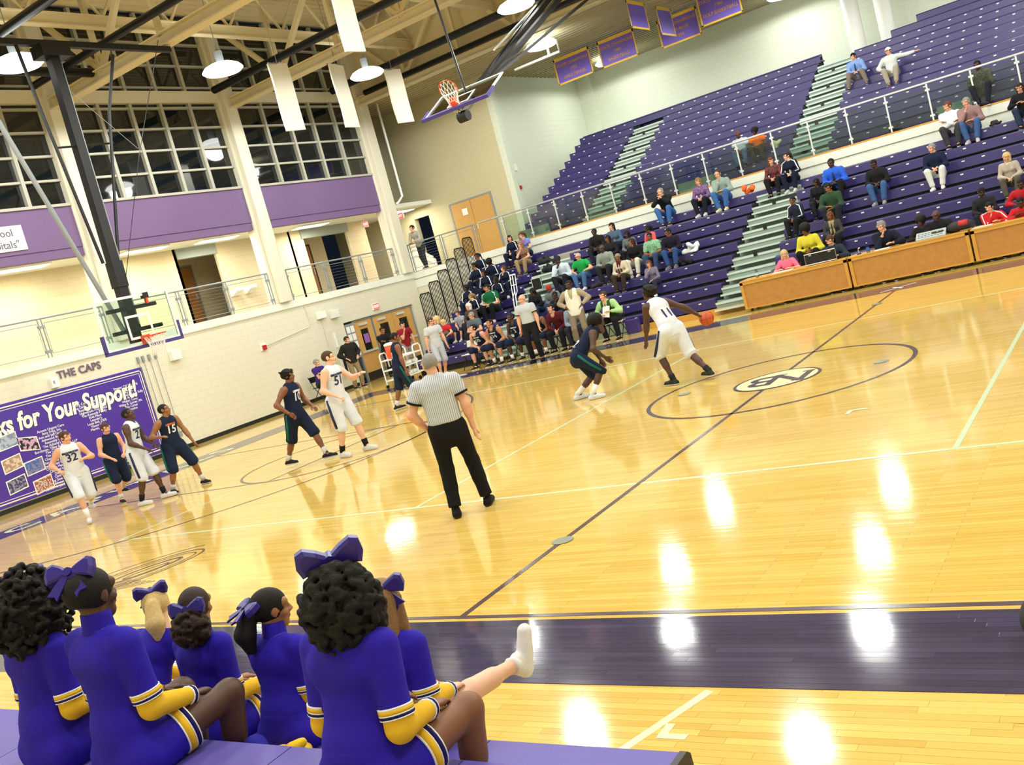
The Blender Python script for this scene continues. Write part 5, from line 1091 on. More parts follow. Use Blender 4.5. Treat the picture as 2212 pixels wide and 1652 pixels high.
stand('man in bright blue shirt and dark tie leaning forward',7,-2.26,.76,skin='d',hair=('buzz','k'),top=('long','#2f62d8',{'tie':'#20304f'}),bottom=('pants','#1d1d22'),arms='lap',head=(15,8),lean=16,g=1.1,shoes=BLK)
stand('man in open black jacket over white shirt and jeans',6,-1.1,.72,skin='d',hair=('buzz','k'),top=('long','#1c1d22',{'open':'#e2e6ea'}),bottom=('pants',DEN),arms='lap',head=(10,22),lean=14,shoes='#8f9496')
stand('woman in black top left of the green sweater man',6,-2.6,.66,'f','d',('long','k'),('long','#16161b'),('pants','#22242c'),'lap',(20,8),shoes=BLK)
stand('man in dark green sweater with phone',5,-2.14,.74,skin='m',hair=('short','k'),top=('long','#2f4a34'),bottom=('pants','#26282e'),arms=((.08,.36,.28),(-.02,.34,.22)),head=(15,14),lean=18,g=1.1,shoes=BLK)
stand('boy in dark jacket with white shoulder patch beside the aisle',5,-3.05,.66,skin='b',hair=('buzz','k'),top=('long','#1f2738',{'stripes':'#e6e8ea'}),bottom=('pants','#17181c'),arms='lap',head=(10,5),lean=14,shoes='#1c1c20',face=205)
stand('woman with brown hair and patterned vest in the top row',9,-4.2,.71,'f','l',('bob','rd'),('long',two_tone('red brown vest','#3a2422','#7a2f34','noise',22)),('pants','#17181c'),'lap',(-30,5),shoes=BLK)
stand('person in navy track jacket with white sleeve stripe in profile',9,-3.72,.72,'f','p',('pony','db'),('long',NVY,{'stripes':'#eceef0','open':'#9aa0a8'}),('pants',NVY),'lap',(45,0),shoes='#c9ccd0')
stand('woman in yellow cardigan behind the scorer table',2,-2.4,.80,'f','b',('afro','k'),('long','#d8cf3e',{'open':'#4a4438'}),('pants','#15161a'),'lap',(10,25),lean=18,shoes=BLK)
stand('woman in grey cardigan and patterned scarf behind the suited man',3,-1.95,.66,'f','b',('long','rd'),('long','#3d3a40',{'scarf':'#a59a72'}),('pants','#1a1a1f'),'lap',(10,8),shoes=BLK)
stand('person in dark knit cap behind the red jacket man',2,1.47,.62,skin='d',hair=('buzz','k'),top=('long','#26262b'),arms='lap',head=(20,10),hat=('knit','#1e1a22'),shoes=BLK)
stand('person in red top at right edge behind the tables',2,2.25,.64,skin='d',hair=('buzz','k'),top=('long','#b3262c'),bottom=('pants','#20283e'),arms='knees',head=(10,20),lean=22,shoes='#e6e6e6')
# lower bleachers, middle section
stand('man in black jacket with both hands at his face',9,-7.6,.76,skin='l',hair=('receding','gr'),top=('long','#16181b'),bottom=('pants','#3f6aa8'),arms='face',head=(5,10),lean=24,shoes='#2b2b30')
stand('woman in purple patterned sweater in the top row',9,-6.43,.74,'f','l',('bob','lb'),('long',pursw,{'open':'#b9b4c4'}),('pants','#191c26'),'lap',(5,8),shoes='#cfd2d4')
stand('man in grey shirt and jeans with hand on chin',9,-5.77,.78,skin='l',hair=('receding','br'),top=('long','#8ea39c'),bottom=('pants','#3f6aa8'),arms='chin',head=(5,8),lean=15,shoes='#d8d8a8')
stand('man in black suit jacket left of the blue hoodie woman',7,-9.56,.70,skin='d',hair=('buzz','k'),top=('long','#1d1a1a',{'open':'#c9c6c0'}),arms='lap',head=(8,2),shoes=BLK)
stand('woman with long dark hair in blue denim jacket',7,-8.94,.72,'f','l',('long','k'),('long','#4a617a',{'open':'#9b8a80'}),('pants','#232a3a'),'lap',(10,0),shoes=BLK)
stand('woman in black top below the denim jacket woman',6,-8.86,.68,'f','b',('bob','k'),('long','#1e1f24'),('pants','#17181c'),'lap',(10,2),shoes=BLK)
stand('woman in grey knit cardigan with dark hair',6,-8.22,.66,'f','d',('bob','k'),('long',two_tone('grey knit','#6e7472','#4b5050','noise',40)),('pants','#17181c'),'lap',(8,4),shoes=BLK)
stand('woman in coral pink shirt turned sideways',6,-7.5,.66,'f','d',('pony','k'),('long','#f0606c'),('pants','#26262e'),'lap',(40,0),face=205,shoes=BLK)
stand('woman in black blouse and white trousers',5,-7.84,.70,'f','m',('long','db'),('long','#141416'),('pants','#dedccb'),'lap',(30,-4),shoes='#d0c8b8')
stand('man in pale green patterned shirt',5,-7.26,.72,skin='b',hair=('buzz','k'),top=('half',plaidg),bottom=('pants','#34496b'),arms='lap',head=(10,6),g=1.05,shoes=BLK)
stand('man in dark navy sweater and jeans looking sideways',5,-6.66,.70,skin='b',hair=('buzz','k'),top=('long','#1c1a2a'),bottom=('pants','#2f4f86'),arms='lap',head=(35,14),lean=16,shoes='#6a6d70')
stand('man in grey green sweater with beard',5,-8.78,.74,skin='d',hair=('bald','k'),top=('long','#8b968a'),bottom=('pants','#26282e'),arms='lap',head=(0,4),lean=14,shoes='#2b2b30')
stand('person in beige sweater with dark red scarf and headwrap',4,-8.08,.68,'f','b',('none','k'),('long','#c9bfa8',{'scarf':'#5a2026'}),('pants','#3a2f28'),'lap',(8,-6),hat=('knit','#8d8270'),shoes=BLK,g=1.08)
stand('small girl in striped top holding her hands at her mouth',3,-6.9,.60,'f','l',('bob','rd'),('long',stripedg),('pants','#2b3048'),'chin',(0,6),lean=14,kid=True,shoes='#e4e4e0',foot=-.29)
stand('old man in bright green tee shirt and jeans',5,-9.62,.70,skin='l',hair=('bald','wh'),top=('tee','#1fa04e'),bottom=('pants','#4a6f9f'),arms='knees',head=(5,10),lean=14,g=1.15,shoes='#d8d8d4',glasses=True)
stand('man in pale blue shirt and dark cap with hand at his chin',5,-10.27,.76,skin='d',hair=('buzz','k'),top=('long','#c6d6e4'),bottom=('pants','#1f2126'),arms='chin',head=(5,4),lean=22,hat=('cap','#1a2340'),g=1.1,shoes=BLK)
stand('person in red knit hat and grey jacket bending down behind bench',3,-10.05,.62,skin='b',hair=('none','k'),top=('long','#6f7a80',{'open':'#e0642c'}),bottom=('pants','#31405c'),arms='lap',head=(-20,30),lean=32,hat=('knit','#a33326'),shoes=BLK)
stand('person in black with hand at face behind the coach',2,-9.62,.70,skin='d',hair=('buzz','k'),top=('long','#17171c'),bottom=('pants','#26355a'),arms='chin',head=(0,14),lean=18,shoes=BLK)
stand('woman in dark jacket with long black hair on the aisle',3,-10.72,.64,'f','d',('long','k'),('long','#16161c'),('pants','#22304c'),'lap',(20,14),lean=14,shoes=BLK)
# lower bleachers, left section: visiting squad in track suits and families
TS=dict(top=('long',NVY,{'stripes':'#eceff2'}),bottom=('pants',NVY),shoes='#d9dadd')
stand('woman with curly brown hair at the top of the left section',9,-13.35,.70,'f','l',('bob','db'),('long',NVY,{'stripes':'#e4e6ea'}),('pants',NVY),'lap',(-30,0),shoes=BLK)
stand('woman in turquoise tie dye top at the top of the left section',9,-12.85,.68,'f','l',('pony','br'),('tee',two_tone('tie dye','#3f9fd8','#8a5aa8','noise',9)),('pants','#20283a'),'lap',(30,4),shoes=BLK)
stand('blonde woman in brown top and khaki trousers holding a cup',8,-12.62,.68,'f','l',('bob','lb'),('tee',flor),('pants',KH),'chin',(15,4),shoes='#4a3a30')
stand('tracksuit girl highest beside the guard rails',8,-14.4,.70,'f','b',('pony','k'),head=(25,5),**TS)
stand('tracksuit girl with long ponytail in profile by the rails',7,-14.2,.70,'f','m',('pony','k'),head=(60,0),arms='chin',**TS)
stand('tracksuit boy bending his dark head down',7,-13.55,.68,'m','d',('afro','k'),head=(10,35),lean=16,**TS)
stand('tracksuit girl with crutches and long brown hair resting her chin',6,-12.72,.64,'f','l',('long','br'),arms='chin',head=(20,4),**TS)
stand('tracksuit girl in the centre of the left section',6,-13.5,.68,'f','b',('bob','k'),arms='lap',head=(10,-4),**TS)
stand('tracksuit girl half hidden behind the green polo man',5,-12.72,.62,'f','d',('bob','k'),arms='lap',head=(20,5),**TS)
stand('tracksuit girl with white collar left of the green polo man',5,-13.9,.66,'f','d',('bob','k'),arms='lap',head=(25,-4),**TS)
stand('blonde tracksuit girl in profile below the green polo man',4,-13.35,.64,'f','p',('pony','lb'),arms='lap',head=(75,0),**TS)
stand('big man in dark green polo shirt with white shoulder stripes',4,-12.66,.78,skin='t',hair=('short','k'),top=('tee','#12603c',{'stripes':'#e8ece8'}),bottom=('pants','#15161c'),arms='lap',head=(5,4),lean=12,g=1.25,collar='#e6e8e4',shoes='#d9d9d9')
stand('white haired woman in brown cardigan',3,-13.12,.68,'f','l',('bob','wh'),('long','#4b3f36'),('pants','#2a2a2e'),'lap',(20,0),shoes=BLK)
stand('grey haired man in slate shirt in the second row',2,-12.66,.70,skin='l',hair=('short','gr'),top=('tee','#5b6670'),bottom=('pants','#1d1f26'),arms='lap',head=(10,4),g=1.1,glasses=True,shoes=BLK)
stand('small boy in grey tee shirt',3,-13.6,.55,skin='l',hair=('short','br'),top=('tee','#9aa2ab'),bottom=('shorts','#24304f'),arms='lap',head=(10,4),kid=True,shoes='#e0e0e0',dz=0)
stand('small child in red tee shirt on an adult lap',2,-13.78,.58,skin='l',hair=('bob','bl'),top=('tee','#c4222c'),bottom=('pants','#2a3858'),arms='knees',head=(25,8),kid=True,shoes='#2c2c30',dz=.13)
stand('blonde woman in grey cardigan behind the red shirted child',2,-14.05,.86,'f','l',('bob','bl'),('long','#5a564f'),('pants','#b8b0a0'),'knees',(25,2),lean=2,shoes='#e4e4e0')
# upper bleachers
stand('man in light blue shirt and tie near the round columns',107,-2.42,.70,skin='l',hair=('short','k'),top=('long','#7f9fd6',{'tie':'#2b3f6f'}),bottom=('pants','#7d7266'),arms='lap',head=(25,12),lean=16,shoes='#4a3f36',legs=((.28,.38,-.28),(-.28,.38,-.28)))
stand('man in white cap stretching one arm along the bench',106,-1.33,.75,skin='l',hair=('short','br'),top=('long','#cfd6d2'),bottom=('pants','#a89f8c'),arms=((.25,.2,.25),(-.75,.0,.52)),head=(15,4),hat=('cap','#e4e6e8'),shoes='#6a6258',lean=2)
stand('man in pale tee shirt and jeans behind the glass railing',102,-5.53,.70,skin='d',hair=('buzz','rd'),top=('tee','#c2cdd6'),bottom=('pants','#4b6688'),arms='lap',head=(-10,10),lean=15,shoes='#22242a',g=1.1)
stand('person in bright orange tee shirt behind the glass railing',102,-5.0,.66,skin='d',hair=('afro','k'),top=('tee','#f0702a'),bottom=('pants','#33342c'),arms='lap',head=(20,14),lean=18,shoes='#22242a')
stand('person in dark camouflage jacket behind the glass railing at right',101,1.25,.80,skin='d',hair=('buzz','k'),top=('long',camo),bottom=('pants','#1d2430'),arms='lap',head=(10,10),shoes=BLK)
# ------------------------------------------------------------------ people at the scorer tables
def desk(lab,x,hz,sex='m',skin='l',hair=('short','br'),top=('long','#333'),arms=None,head=(15,5),lean=15,g=1.0,**k):
    s=min(max((hz-.45)/(.1+.5*math.cos(math.radians(lean))+.15),.9),1.06)
    return person(lab,(x,9.95,.455),180,1.75*s,sex,True,lean=lean,head=head,arms=arms or ((.14,.42,.37),(-.14,.42,.37)),skin=skin,hair=hair,top=top,bottom=('pants','#22242c'),foot=-.455,legs=((.11,.36,-.455),(-.11,.36,-.455)),shoes=BLK,group='people at the scorer tables',res=.0195,g=g,**k)
desk('blonde woman in pink shirt at the left scorer table',-2.7,1.09,'f','l',('bob','bl'),('half','#f06f92'),head=(-10,2),lean=18)
desk('man in dark suit behind the black case on the left table',-1.6,1.17,skin='l',hair=('short','br'),top=('long','#27303c',{'open':'#d6dde6'}),head=(10,18),lean=20)
desk('grey haired man in navy sweater with hand at mouth at the table',-.45,1.21,skin='l',hair=('short','gr'),top=('long','#151a2c'),arms=((.02,.26,.52),(-.2,.42,.36)),head=(25,14),lean=18,collar='#e8eaec',g=1.05)
desk('bald man in black shirt behind the grey console',.69,1.16,skin='d',hair=('none','k'),top=('long','#1a1b20'),head=(25,10),lean=22,g=1.1)
desk('dark haired person leaning in behind the bald man',.36,1.12,'f','d',('afro','k'),('long','#1d1a20'),head=(20,14),lean=22)
desk('man in red track jacket with hand at his chin at the table',1.72,1.08,skin='l',hair=('short','k'),top=('long','#c4242c',{'stripes':'#e8e8e8'}),arms=((.02,.28,.46),(-.16,.44,.36)),head=(20,12),lean=26)
desk('person in red jacket at the table cut by the frame',2.3,1.0,skin='d',hair=('buzz','k'),top=('long','#b8242c'),head=(15,24),lean=36)
# ------------------------------------------------------------------ team bench
NJ='#15213c'; JW='#dfe4ea'
def bench(lab,x,lean=32,skin='b',hair=('buzz','k'),top=None,bottom=None,arms='lap',head=(30,-12),legs=None,num=None,y=9.42,socks=('#e6e6e6',.72),shoes='#20242c',**k):
    j=None
    if num: j=[('LEESVILLE',.042,.72,JW,1),(num,.15,.5,JW,1)]
    return person(lab,(x,y,.455),180,1.83,'m',True,lean=lean,head=head,arms=arms,skin=skin,hair=hair,top=top or ('tank',NJ),bottom=bottom or ('shorts',NJ),legs=legs or ((.16,.40,-.455),(-.16,.40,-.455)),shoes=shoes,socks=socks,jersey=j,group='people on the team bench',res=.018,**k)
bench('first seated navy bench player with forearms on his knees',-11.4,36,'l',('short','k'),num='50',head=(25,-20),legs=((.2,.42,-.455),(-.2,.36,-.455)),socks=('#23262e',.75))
bench('seated navy bench player number 34',-10.85,30,'t',('buzz','k'),num='34',head=(20,-10),legs=((.14,.34,-.455),(-.2,.5,-.455)))
bench('seated navy bench player wearing a single digit',-10.15,26,'d',('buzz','k'),num='3',head=(25,-8),legs=((.2,.4,-.455),(-.1,.35,-.455)))
bench('seated navy bench player hidden behind the referee',-9.4,32,'b',('buzz','k'),head=(20,-10))
bench('man in maroon sweater leaning forward on the bench',-8.82,30,'l',('short','k'),top=('long','#5a1c26'),bottom=('pants','#1c1d22'),head=(5,-10),socks=None,shoes='#1c1c20')
bench('person in pale blue shirt on the bench behind the defender',-8.25,34,'l',('short','br'),top=('long','#9fb4cc'),bottom=('pants','#2a2c33'),head=(10,0),socks=None,shoes='#1c1c20')
bench('man in green vest and lime shirt holding papers on the bench',-7.24,28,'l',('short','br'),top=('long','#a8d493',{'vest':'#34502c','tie':'#2c3a2a'}),bottom=('pants','#16171b'),head=(10,-6),arms=((.16,.34,.26),(-.12,.36,.3)),legs=((.16,.36,-.455),(-.22,.42,-.455)),socks=None,shoes='#17181b')
tag(obj('paper_stack',MB().add([(-7.36,9.03,.66),(-7.14,8.98,.62),(-7.1,9.06,.9),(-7.32,9.11,.93),(-7.36,9.025,.66),(-7.14,8.975,.62),(-7.1,9.055,.9),(-7.32,9.105,.93)],[(0,1,2,3),(7,6,5,4),(0,4,5,1),(1,5,6,2),(2,6,7,3),(3,7,4,0)]),M_WHITE),'white papers held by the green vest man','papers')
person('coach in cream sweater vest with hands on hips',(-8.08,9.05,0),165,1.83,'m',False,lean=0,head=(20,2),arms='hips',skin='d',hair=('buzz','k'),top=('long','#a89a80',{'vest':'#e6e4d4'}),bottom=('pants','#8c7d68'),shoes='#5a4c3e',legs=((.14,.02,0),(-.16,-.02,0)),res=.016,g=1.15,collar='#a89a80')
# ------------------------------------------------------------------ officials
refm=two_tone('referee stripes','#c9d0d8','#8791a0','stripe',15,'X',.72,.8)
def refp(lab,pos,face,**k): 
    return person(lab,pos,face,k.pop('h',1.8),'m',False,skin='l',top=('tee',refm,{'cuff':'#15161a'}),collar='#15161a',bottom=('pants','#121317'),shoes='#111114',sole='#141416',tuck=True,res=.012,hi=True,**k)
refp('referee seen from behind in the middle of the court',(-1.86,-4.92,0),-32,h=1.83,lean=2,head=(-25,4),hair=('buzz','gr'),arms=((.27,.02,.80),(-.2,.10,.92)),legs=((.2,.14,0),(-.14,-.06,0)),g=1.12,elbows=((.7,-.5,-.2),(-1,-.35,0)))
refp('bald referee facing the court in front of the bench',(-8.86,7.95,0),165,h=1.80,lean=2,head=(25,8),hair=('bald','gr'),arms='side',legs=((.13,0,0),(-.14,.06,0)),g=1.08)
# ------------------------------------------------------------------ players
WJ='#d4dbe9'
def player(lab,pos,face,white,num=None,fb=1,txt=True,**k):
    c=WJ if white else NJ; lc='#2b3357' if white else JW; j=[]
    if num:
        nm='BROUGHTON' if white else 'LEESVILLE'
        j=[(num,.2,.56,lc,fb)]+([(nm,.043,.76,lc if num!='15' else '#c96a4a',fb)] if txt else [])
    kw=dict(h=1.85,sex='m',seated=False,top=('tank',c,{'o':.02}),bottom=('shorts',c,{'o':.02,'side':'#2b3357' if white else '#17625a'}),shoes='#c9cdd2' if white else '#1d222b',sole='#d8dade',socks=('#15161a' if white else '#cfd1d4',.72),res=.0125,jersey=j,hi=True,hair=('buzz','k'),skin='b')
    kw.update(k); return person(lab,pos,face,group='basketball players',**kw)
player('tall white jersey player number 51 in profile',(-7.6,-.6,0),92,True,'51',h=1.95,skin='p',hair=('buzz','br'),head=(-35,0),arms=((.2,.24,.98),(-.22,.42,1.22)),legs=((.12,-.12,0),(-.2,.18,0)),elbows=((.6,-.8,-.3),(-.6,-.6,-.8)),hands=('fist','relax'),twist=-10)
player('navy jersey player striding behind number 51',(-8.5,-.82,0),82,False,'10',h=1.84,head=(-15,0),arms=((.28,.12,.95),(-.2,.25,.95)),legs=((.02,-.42,.05),(-.06,.4,0)),hipz=.90,lean=8,hair=('twists','k'))
player('navy jersey player number 31 beside the cart',(-10.05,4.02,0),38,False,'31',-1,False,h=1.8,lean=10,head=(10,14),arms=((.26,.1,.80),(-.2,.12,.82)),legs=((.12,.14,0),(-.1,-.26,0)))
player('white jersey player number 32 running at the left',(-12.05,-3.0,0),118,True,'32',skin='l',hair=('short','br'),h=1.78,lean=10,head=(-40,4),arms=((.26,.22,1.05),(-.18,.3,1.14)),legs=((.04,.2,.02),(-.1,-.38,.2)),elbows=((.8,-.8,-.4),(-.8,-.8,-.4)),hands='fist',socks=('#e6e8ea',.6))
player('navy jersey player jogging behind number 32',(-12.8,-1.72,0),105,False,None,skin='l',hair=('short','br'),h=1.66,lean=8,head=(-10,8),arms=((.14,.28,.98),(-.14,.3,1.0)),legs=((.1,.06,0),(-.1,-.3,.16)),shoes='#1d222b')
player('white jersey player looking up between two navy players',(-11.4,-2.15,0),62,True,'21',skin='d',h=1.87,head=(0,-18),arms=((.14,.26,.95),(-.1,.3,.98)),legs=((.14,-.1,0),(-.12,.24,0)))
player('navy jersey player number 15 bracing with one arm',(-11.2,-1.5,0),102,False,'15',skin='m',h=1.8,lean=10,hipz=.89,head=(-45,-10),arms=((.28,.28,1.1),(-.34,.2,.78)),legs=((.2,-.1,0),(-.36,.06,0)),twist=-6)
dr=player('white jersey dribbler driving left with his back to the camera',(-1.82,.98,0),-62,True,'11',-1,False,skin='d',hair=('twists','k'),h=1.84,lean=30,hipz=.84,head=(-18,-16),arms=((.62,-.02,.86),(-.16,.50,.62)),legs=((.16,-.46,.05),(-.1,.12,.0)),shoes='#2a2f2a',hands='relax',socks=('#22252c',.8),elbows=((.3,-.6,.6),(-.4,-.8,.2)))
player('navy jersey defender crouching in front of the bench',(-3.62,1.05,0),58,False,'22',-1,False,skin='d',hair=('afro','k'),h=1.78,lean=48,hipz=.74,head=(0,-20),arms=((.26,.42,.62),(-.24,.36,.55)),legs=((.24,.08,0),(-.2,-.16,0)),socks=('#e6e6e6',.6),shoes='#c9d2d8')
# ball
bl=thing('basketball','orange basketball beside the dribbler hand','ball',(-1.42,1.62,.76))
a0=dr.root.location; ang=math.radians(62)
hx,hy,hz=dr.wr[1]; wx=a0.x+hx*math.cos(ang)-hy*math.sin(ang); wy=a0.y+hx*math.sin(ang)+hy*math.cos(ang)
bl.location=(wx+.09,wy+.1,hz-.10)
bm=bmesh.new(); bmesh.ops.create_uvsphere(bm,u_segments=28,v_segments=16,radius=.119); me=bpy.data.meshes.new('ball'); bm.to_mesh(me); bm.free()
obj('ball_skin',me,mat('ball leather','#c4552c',.6,bump=.3,bscale=160),bl,smooth=True)
for k in range(4):
    pts=[]
    for i in range(36):
        t=2*math.pi*i/36
        p={0:(math.cos(t),math.sin(t),0),1:(math.cos(t),0,math.sin(t)),2:(.35+.0*t,.937*math.cos(t),.937*math.sin(t)),3:(-.35,.937*math.cos(t),.937*math.sin(t))}[k]
        pts.append(Vector(p)*.1195)
    obj('seam',MB().tube(pts,.0022,5,closed=True),M_BLACK,bl)
# ------------------------------------------------------------------ people by the doors and upstairs
person('blurred man in white tee shirt walking past the bench end',(-12.7,8.9,0),120,1.78,'m',False,skin='l',hair=('short','br'),top=('tee','#c6c8cc'),bottom=('shorts','#b4bac2'),arms=((.28,.06,.85),(-.28,.1,.85)),head=(-10,6),legs=((.12,.1,0),(-.12,-.14,.02)),shoes='#dcdcdc',glasses=True,res=.016)
person('man in black leather jacket and khaki trousers by the wall',(-17.6,10.6,0),112,1.8,'m',False,skin='l',hair=('short','db'),top=('long','#23221f',{'open':'#6a7078','o':.032}),bottom=('pants','#8a7a5c'),arms=((.2,.1,1.02),(-.2,.1,1.02)),head=(-20,2),legs=((.13,0,0),(-.13,.06,0)),shoes='#2a241f',res=.016,g=1.08)
person('man in purple polo shirt sitting by the wall',(-17.82,9.2,.455),92,1.75,'m',True,skin='l',hair=('short','gr'),top=('tee','#3b2478'),bottom=('pants','#2a2a30'),arms='crossed',head=(-10,4),foot=-.455,legs=((.11,.4,-.455),(-.11,.4,-.455)),shoes='#1c1c20',res=.018)
person('man in red polo shirt and grey trousers at the doors',(-17.05,12.85,0),125,1.76,'m',False,skin='l',hair=('short','k'),top=('tee','#8c1d2a'),bottom=('pants','#8c8f94'),arms=((.03,.22,1.36),(-.26,.08,.86)),head=(0,6),shoes='#2a2a2e',res=.018)
person('man in black shirt behind the cart at the doors',(-17.3,12.05,0),115,1.76,'m',False,skin='m',hair=('buzz','k'),top=('long','#15161a'),bottom=('pants','#1c1d22'),arms='crossed',head=(-10,4),shoes='#1a1a1e',res=.018,g=1.1)
person('man in grey pullover leaning on the balcony railing',(-18.05,16.34,3.29),178,1.78,'m',False,lean=24,skin='l',hair=('short','db'),top=('long','#a9a598'),bottom=('pants','#2b3036'),arms=((.1,.46,1.06),(-.1,.46,1.06)),head=(10,-2),legs=((.1,-.12,0),(-.06,.06,0)),shoes='#26282c',res=.018,collar='#3a3c40')
# ------------------------------------------------------------------ cheerleaders
CB='#2410a0'; CY='#e2b52a'; CW='#eef0ee'; CN='#1a1558'
cheer=mat('cheer blue knit','#2412a8',.8,noise=.1,nscale=5,bump=.35,bscale=300,spec=.3)
def bow(p,off,sc,rx=0,rz=0,m=None):
    mm=mat('bow satin','#22167e',.35)
    R=p.HR@rotz(math.radians(rz))@rotx(math.radians(rx)); o=p.Hc+p.HR@(V3(*off)*p.s); mb=MB()
    def strip(pts,w,th=.006):
        pts=[np.array(q,float) for q in pts]; n=len(pts); b=len(mb.v)
        for i,q in enumerate(pts):
            d=pts[min(i+1,n-1)]-pts[max(i-1,0)]; nn=unit(np.cross(d,V3(0,1,0))); ww=w[i] if isinstance(w,(list,tuple)) else w
            for sy,st in ((-1,-1),(1,-1),(1,1),(-1,1)): mb.v.append(tuple(q+V3(0,sy*ww,0)+nn*st*th/2))
        for i in range(n-1):
            a=b+i*4; mb.f+=[(a+k,a+(k+1)%4,a+4+(k+1)%4,a+4+k) for k in range(4)]
        mb.f+=[(b,b+1,b+2,b+3),(b+(n-1)*4+3,b+(n-1)*4+2,b+(n-1)*4+1,b+(n-1)*4)]
    for sx in (1,-1):
        lp=[(0,.012),(.04,.04),(.085,.062),(.115,.05),(.122,.0),(.108,-.04),(.05,-.026),(0,-.012)]; n=len(lp)
        for yy,kk in ((-.026,.72),(-.016,1),(.016,1),(.026,.72)):
            mb.v+=[(sx*(.06+(a-.06)*kk),yy,.004+(b-.004)*kk) for a,b in lp]
        b0=len(mb.v)-4*n
        for r in range(3): mb.f+=[(b0+r*n+i,b0+r*n+(i+1)%n,b0+(r+1)*n+(i+1)%n,b0+(r+1)*n+i) for i in range(n)]
        mb.f+=[tuple(range(b0,b0+n))[::-1],tuple(range(b0+3*n,b0+4*n))]
        tl=[(0,0),(.018,.004),(.098,-.10),(.062,-.108),(.048,-.135),(.0,-.03)]; n=len(tl); b0=len(mb.v)
        for yy in (-.008,.004): mb.v+=[(sx*a,yy-.012,b) for a,b in tl]
        mb.f+=[tuple(range(b0,b0+n))[::-1],tuple(range(b0+n,b0+2*n))]+[(b0+i,b0+(i+1)%n,b0+n+(i+1)%n,b0+n+i) for i in range(n)]
    mb.tube([(0,-.03,.0),(0,.03,.0)],.022,8)
    V=(np.array(mb.v)*sc)@R.T+o; np_obj('hair_bow',V,mb.f,[mm],None,p.root,smooth=False)
def cheerleader(lab,x,row,h,hair,skin,head,lean,arms,bowp,legs=None,side=0,res=.010,**k):
    y,z=NEAR[row]; p=person(lab,(x,y-(.2 if row==0 else .32)+k.pop('dy',0),z),k.pop('face',0),h,'f',True,lean=lean,side=side,head=head,arms=arms,skin=skin,hair=hair,top=('half',cheer,{'o':.010}),bottom=('skirt',cheer,{'len':.46,'o':.016}),shoes=k.pop('shoes','#e8eaec'),socks=('#e8eaec',.86),legs=legs,foot=-.38 if row else -.42,res=res,hi=True,group='cheerleaders on the near bleachers',bust=.8,**k)
    s=p.s; r=p.root
    # collar
    V,F=np_tube([p.P+p.D*p.T*.90,p.C+V3(0,.005,.02*s),p.C+(p.Hc-p.C)*.42,p.C+(p.Hc-p.C)*.56],[.072*s,.066*s,.062*s,.061*s],18); np_obj('collar',V,F,[cheer],None,r)
    for q in (1,-1):
        a,e,w_=p.Sh[q],p.elb[q],p.wr[q]; ar=p.ar
        V,F=sdf_mesh([('c',a+(e-a)*.80,e,ar+.013,ar+.012),('c',e,e+(w_-e)*.9,ar+.010,ar*.62+.010)],.009,.012); np_obj('sleeve',V,F,[clothm(CY)],None,r)
        for t0,t1,c in ((.72,.745,CW),(.745,.80,CY),(.80,.815,CW),(.815,.85,CN),(.85,.865,CW)):
            A=a+(e-a)*t0; B=a+(e-a)*t1; V,F=np_tube([A,B],[ar+.021,ar+.021],16); np_obj('sleeve_band',V,F,[clothm(c)],None,r)
        for t0,t1,c in ((.84,.865,CW),(.865,.93,CN),(.93,.95,CW)):
            A=e+(w_-e)*t0; B=e+(w_-e)*t1; V,F=np_tube([A,B],[ar*.7+.013,ar*.68+.013],14); np_obj('cuff',V,F,[clothm(c)],None,r)
        kn,hp=p.knee[q],p.hip[q]
        for t0,t1,c in ((.34,.352,CW),(.352,.42,CY),(.42,.432,CW),(.432,.475,CN),(.475,.487,CW)):
            A=hp+(kn-hp)*t0; B=hp+(kn-hp)*t1; V,F=np_tube([A,B],[p.th*1.20+.012,p.th*1.20+.012],22); np_obj('skirt_band',V,F,[clothm(c)],None,r)
    for b in bowp: bow(p,*b)
    return p
A0=((.13,.27,.21),(-.11,.28,.22)); EL=((.3,-.8,-.7),(-.3,-.8,-.7))
cheerleader('leftmost cheerleader with very big curly dark hair',.08,1,1.80,('curly_big','k'),'d',(-55,6),7,A0,[((.02,-.02,.115),.8,20,0)],elbows=EL)
cheerleader('cheerleader with smooth pulled back hair and a pointed bow',.70,1,1.84,('short','k'),'d',(-8,0),3,A0,[((-.02,-.05,.12),.92,-38,24)],torso=1.03,elbows=EL)
cheerleader('cheerleader with curly ponytail puff and blue bow',.30,0,1.64,('puff','db'),'m',(-30,2),8,A0,[((0,-.115,.03),.8,-10,0)],elbows=EL)
cheerleader('blonde cheerleader leaning forward behind the puff ponytail girl',-.36,0,1.60,('tail','bl'),'p',(-45,8),26,((.14,.44,.14),(-.12,.44,.14)),[((0,-.06,.105),.8,30,10)],dy=.05)
cheerleader('cheerleader in profile with a low dark ponytail',.86,0,1.58,('tail','k'),'m',(26,4),10,((.04,.30,.34),(-.05,.30,.34)),[((0,-.125,.045),.8,-60,0)],hands='flat',elbows=EL)
cheerleader('cheerleader with long curly dark hair and a big bow on top',2.13,1,1.76,('curly_back','k'),'b',(-40,2),11,A0,[((0,-.035,.125),1.0,10,5)],elbows=EL)
cheerleader('blonde cheerleader kicking out one leg behind the curly haired girl',1.62,0,1.6,('long','lb'),'p',(-30,4),10,A0,[((.03,-.06,.09),.85,10,0)],legs=((.12,.78,-.02),(-.12,.36,-.42)),toes=((.1,.25,1.0),(0,1,0)),kneepole={1:(0,.2,1),-1:(-.2,1,.5)},elbows=EL)
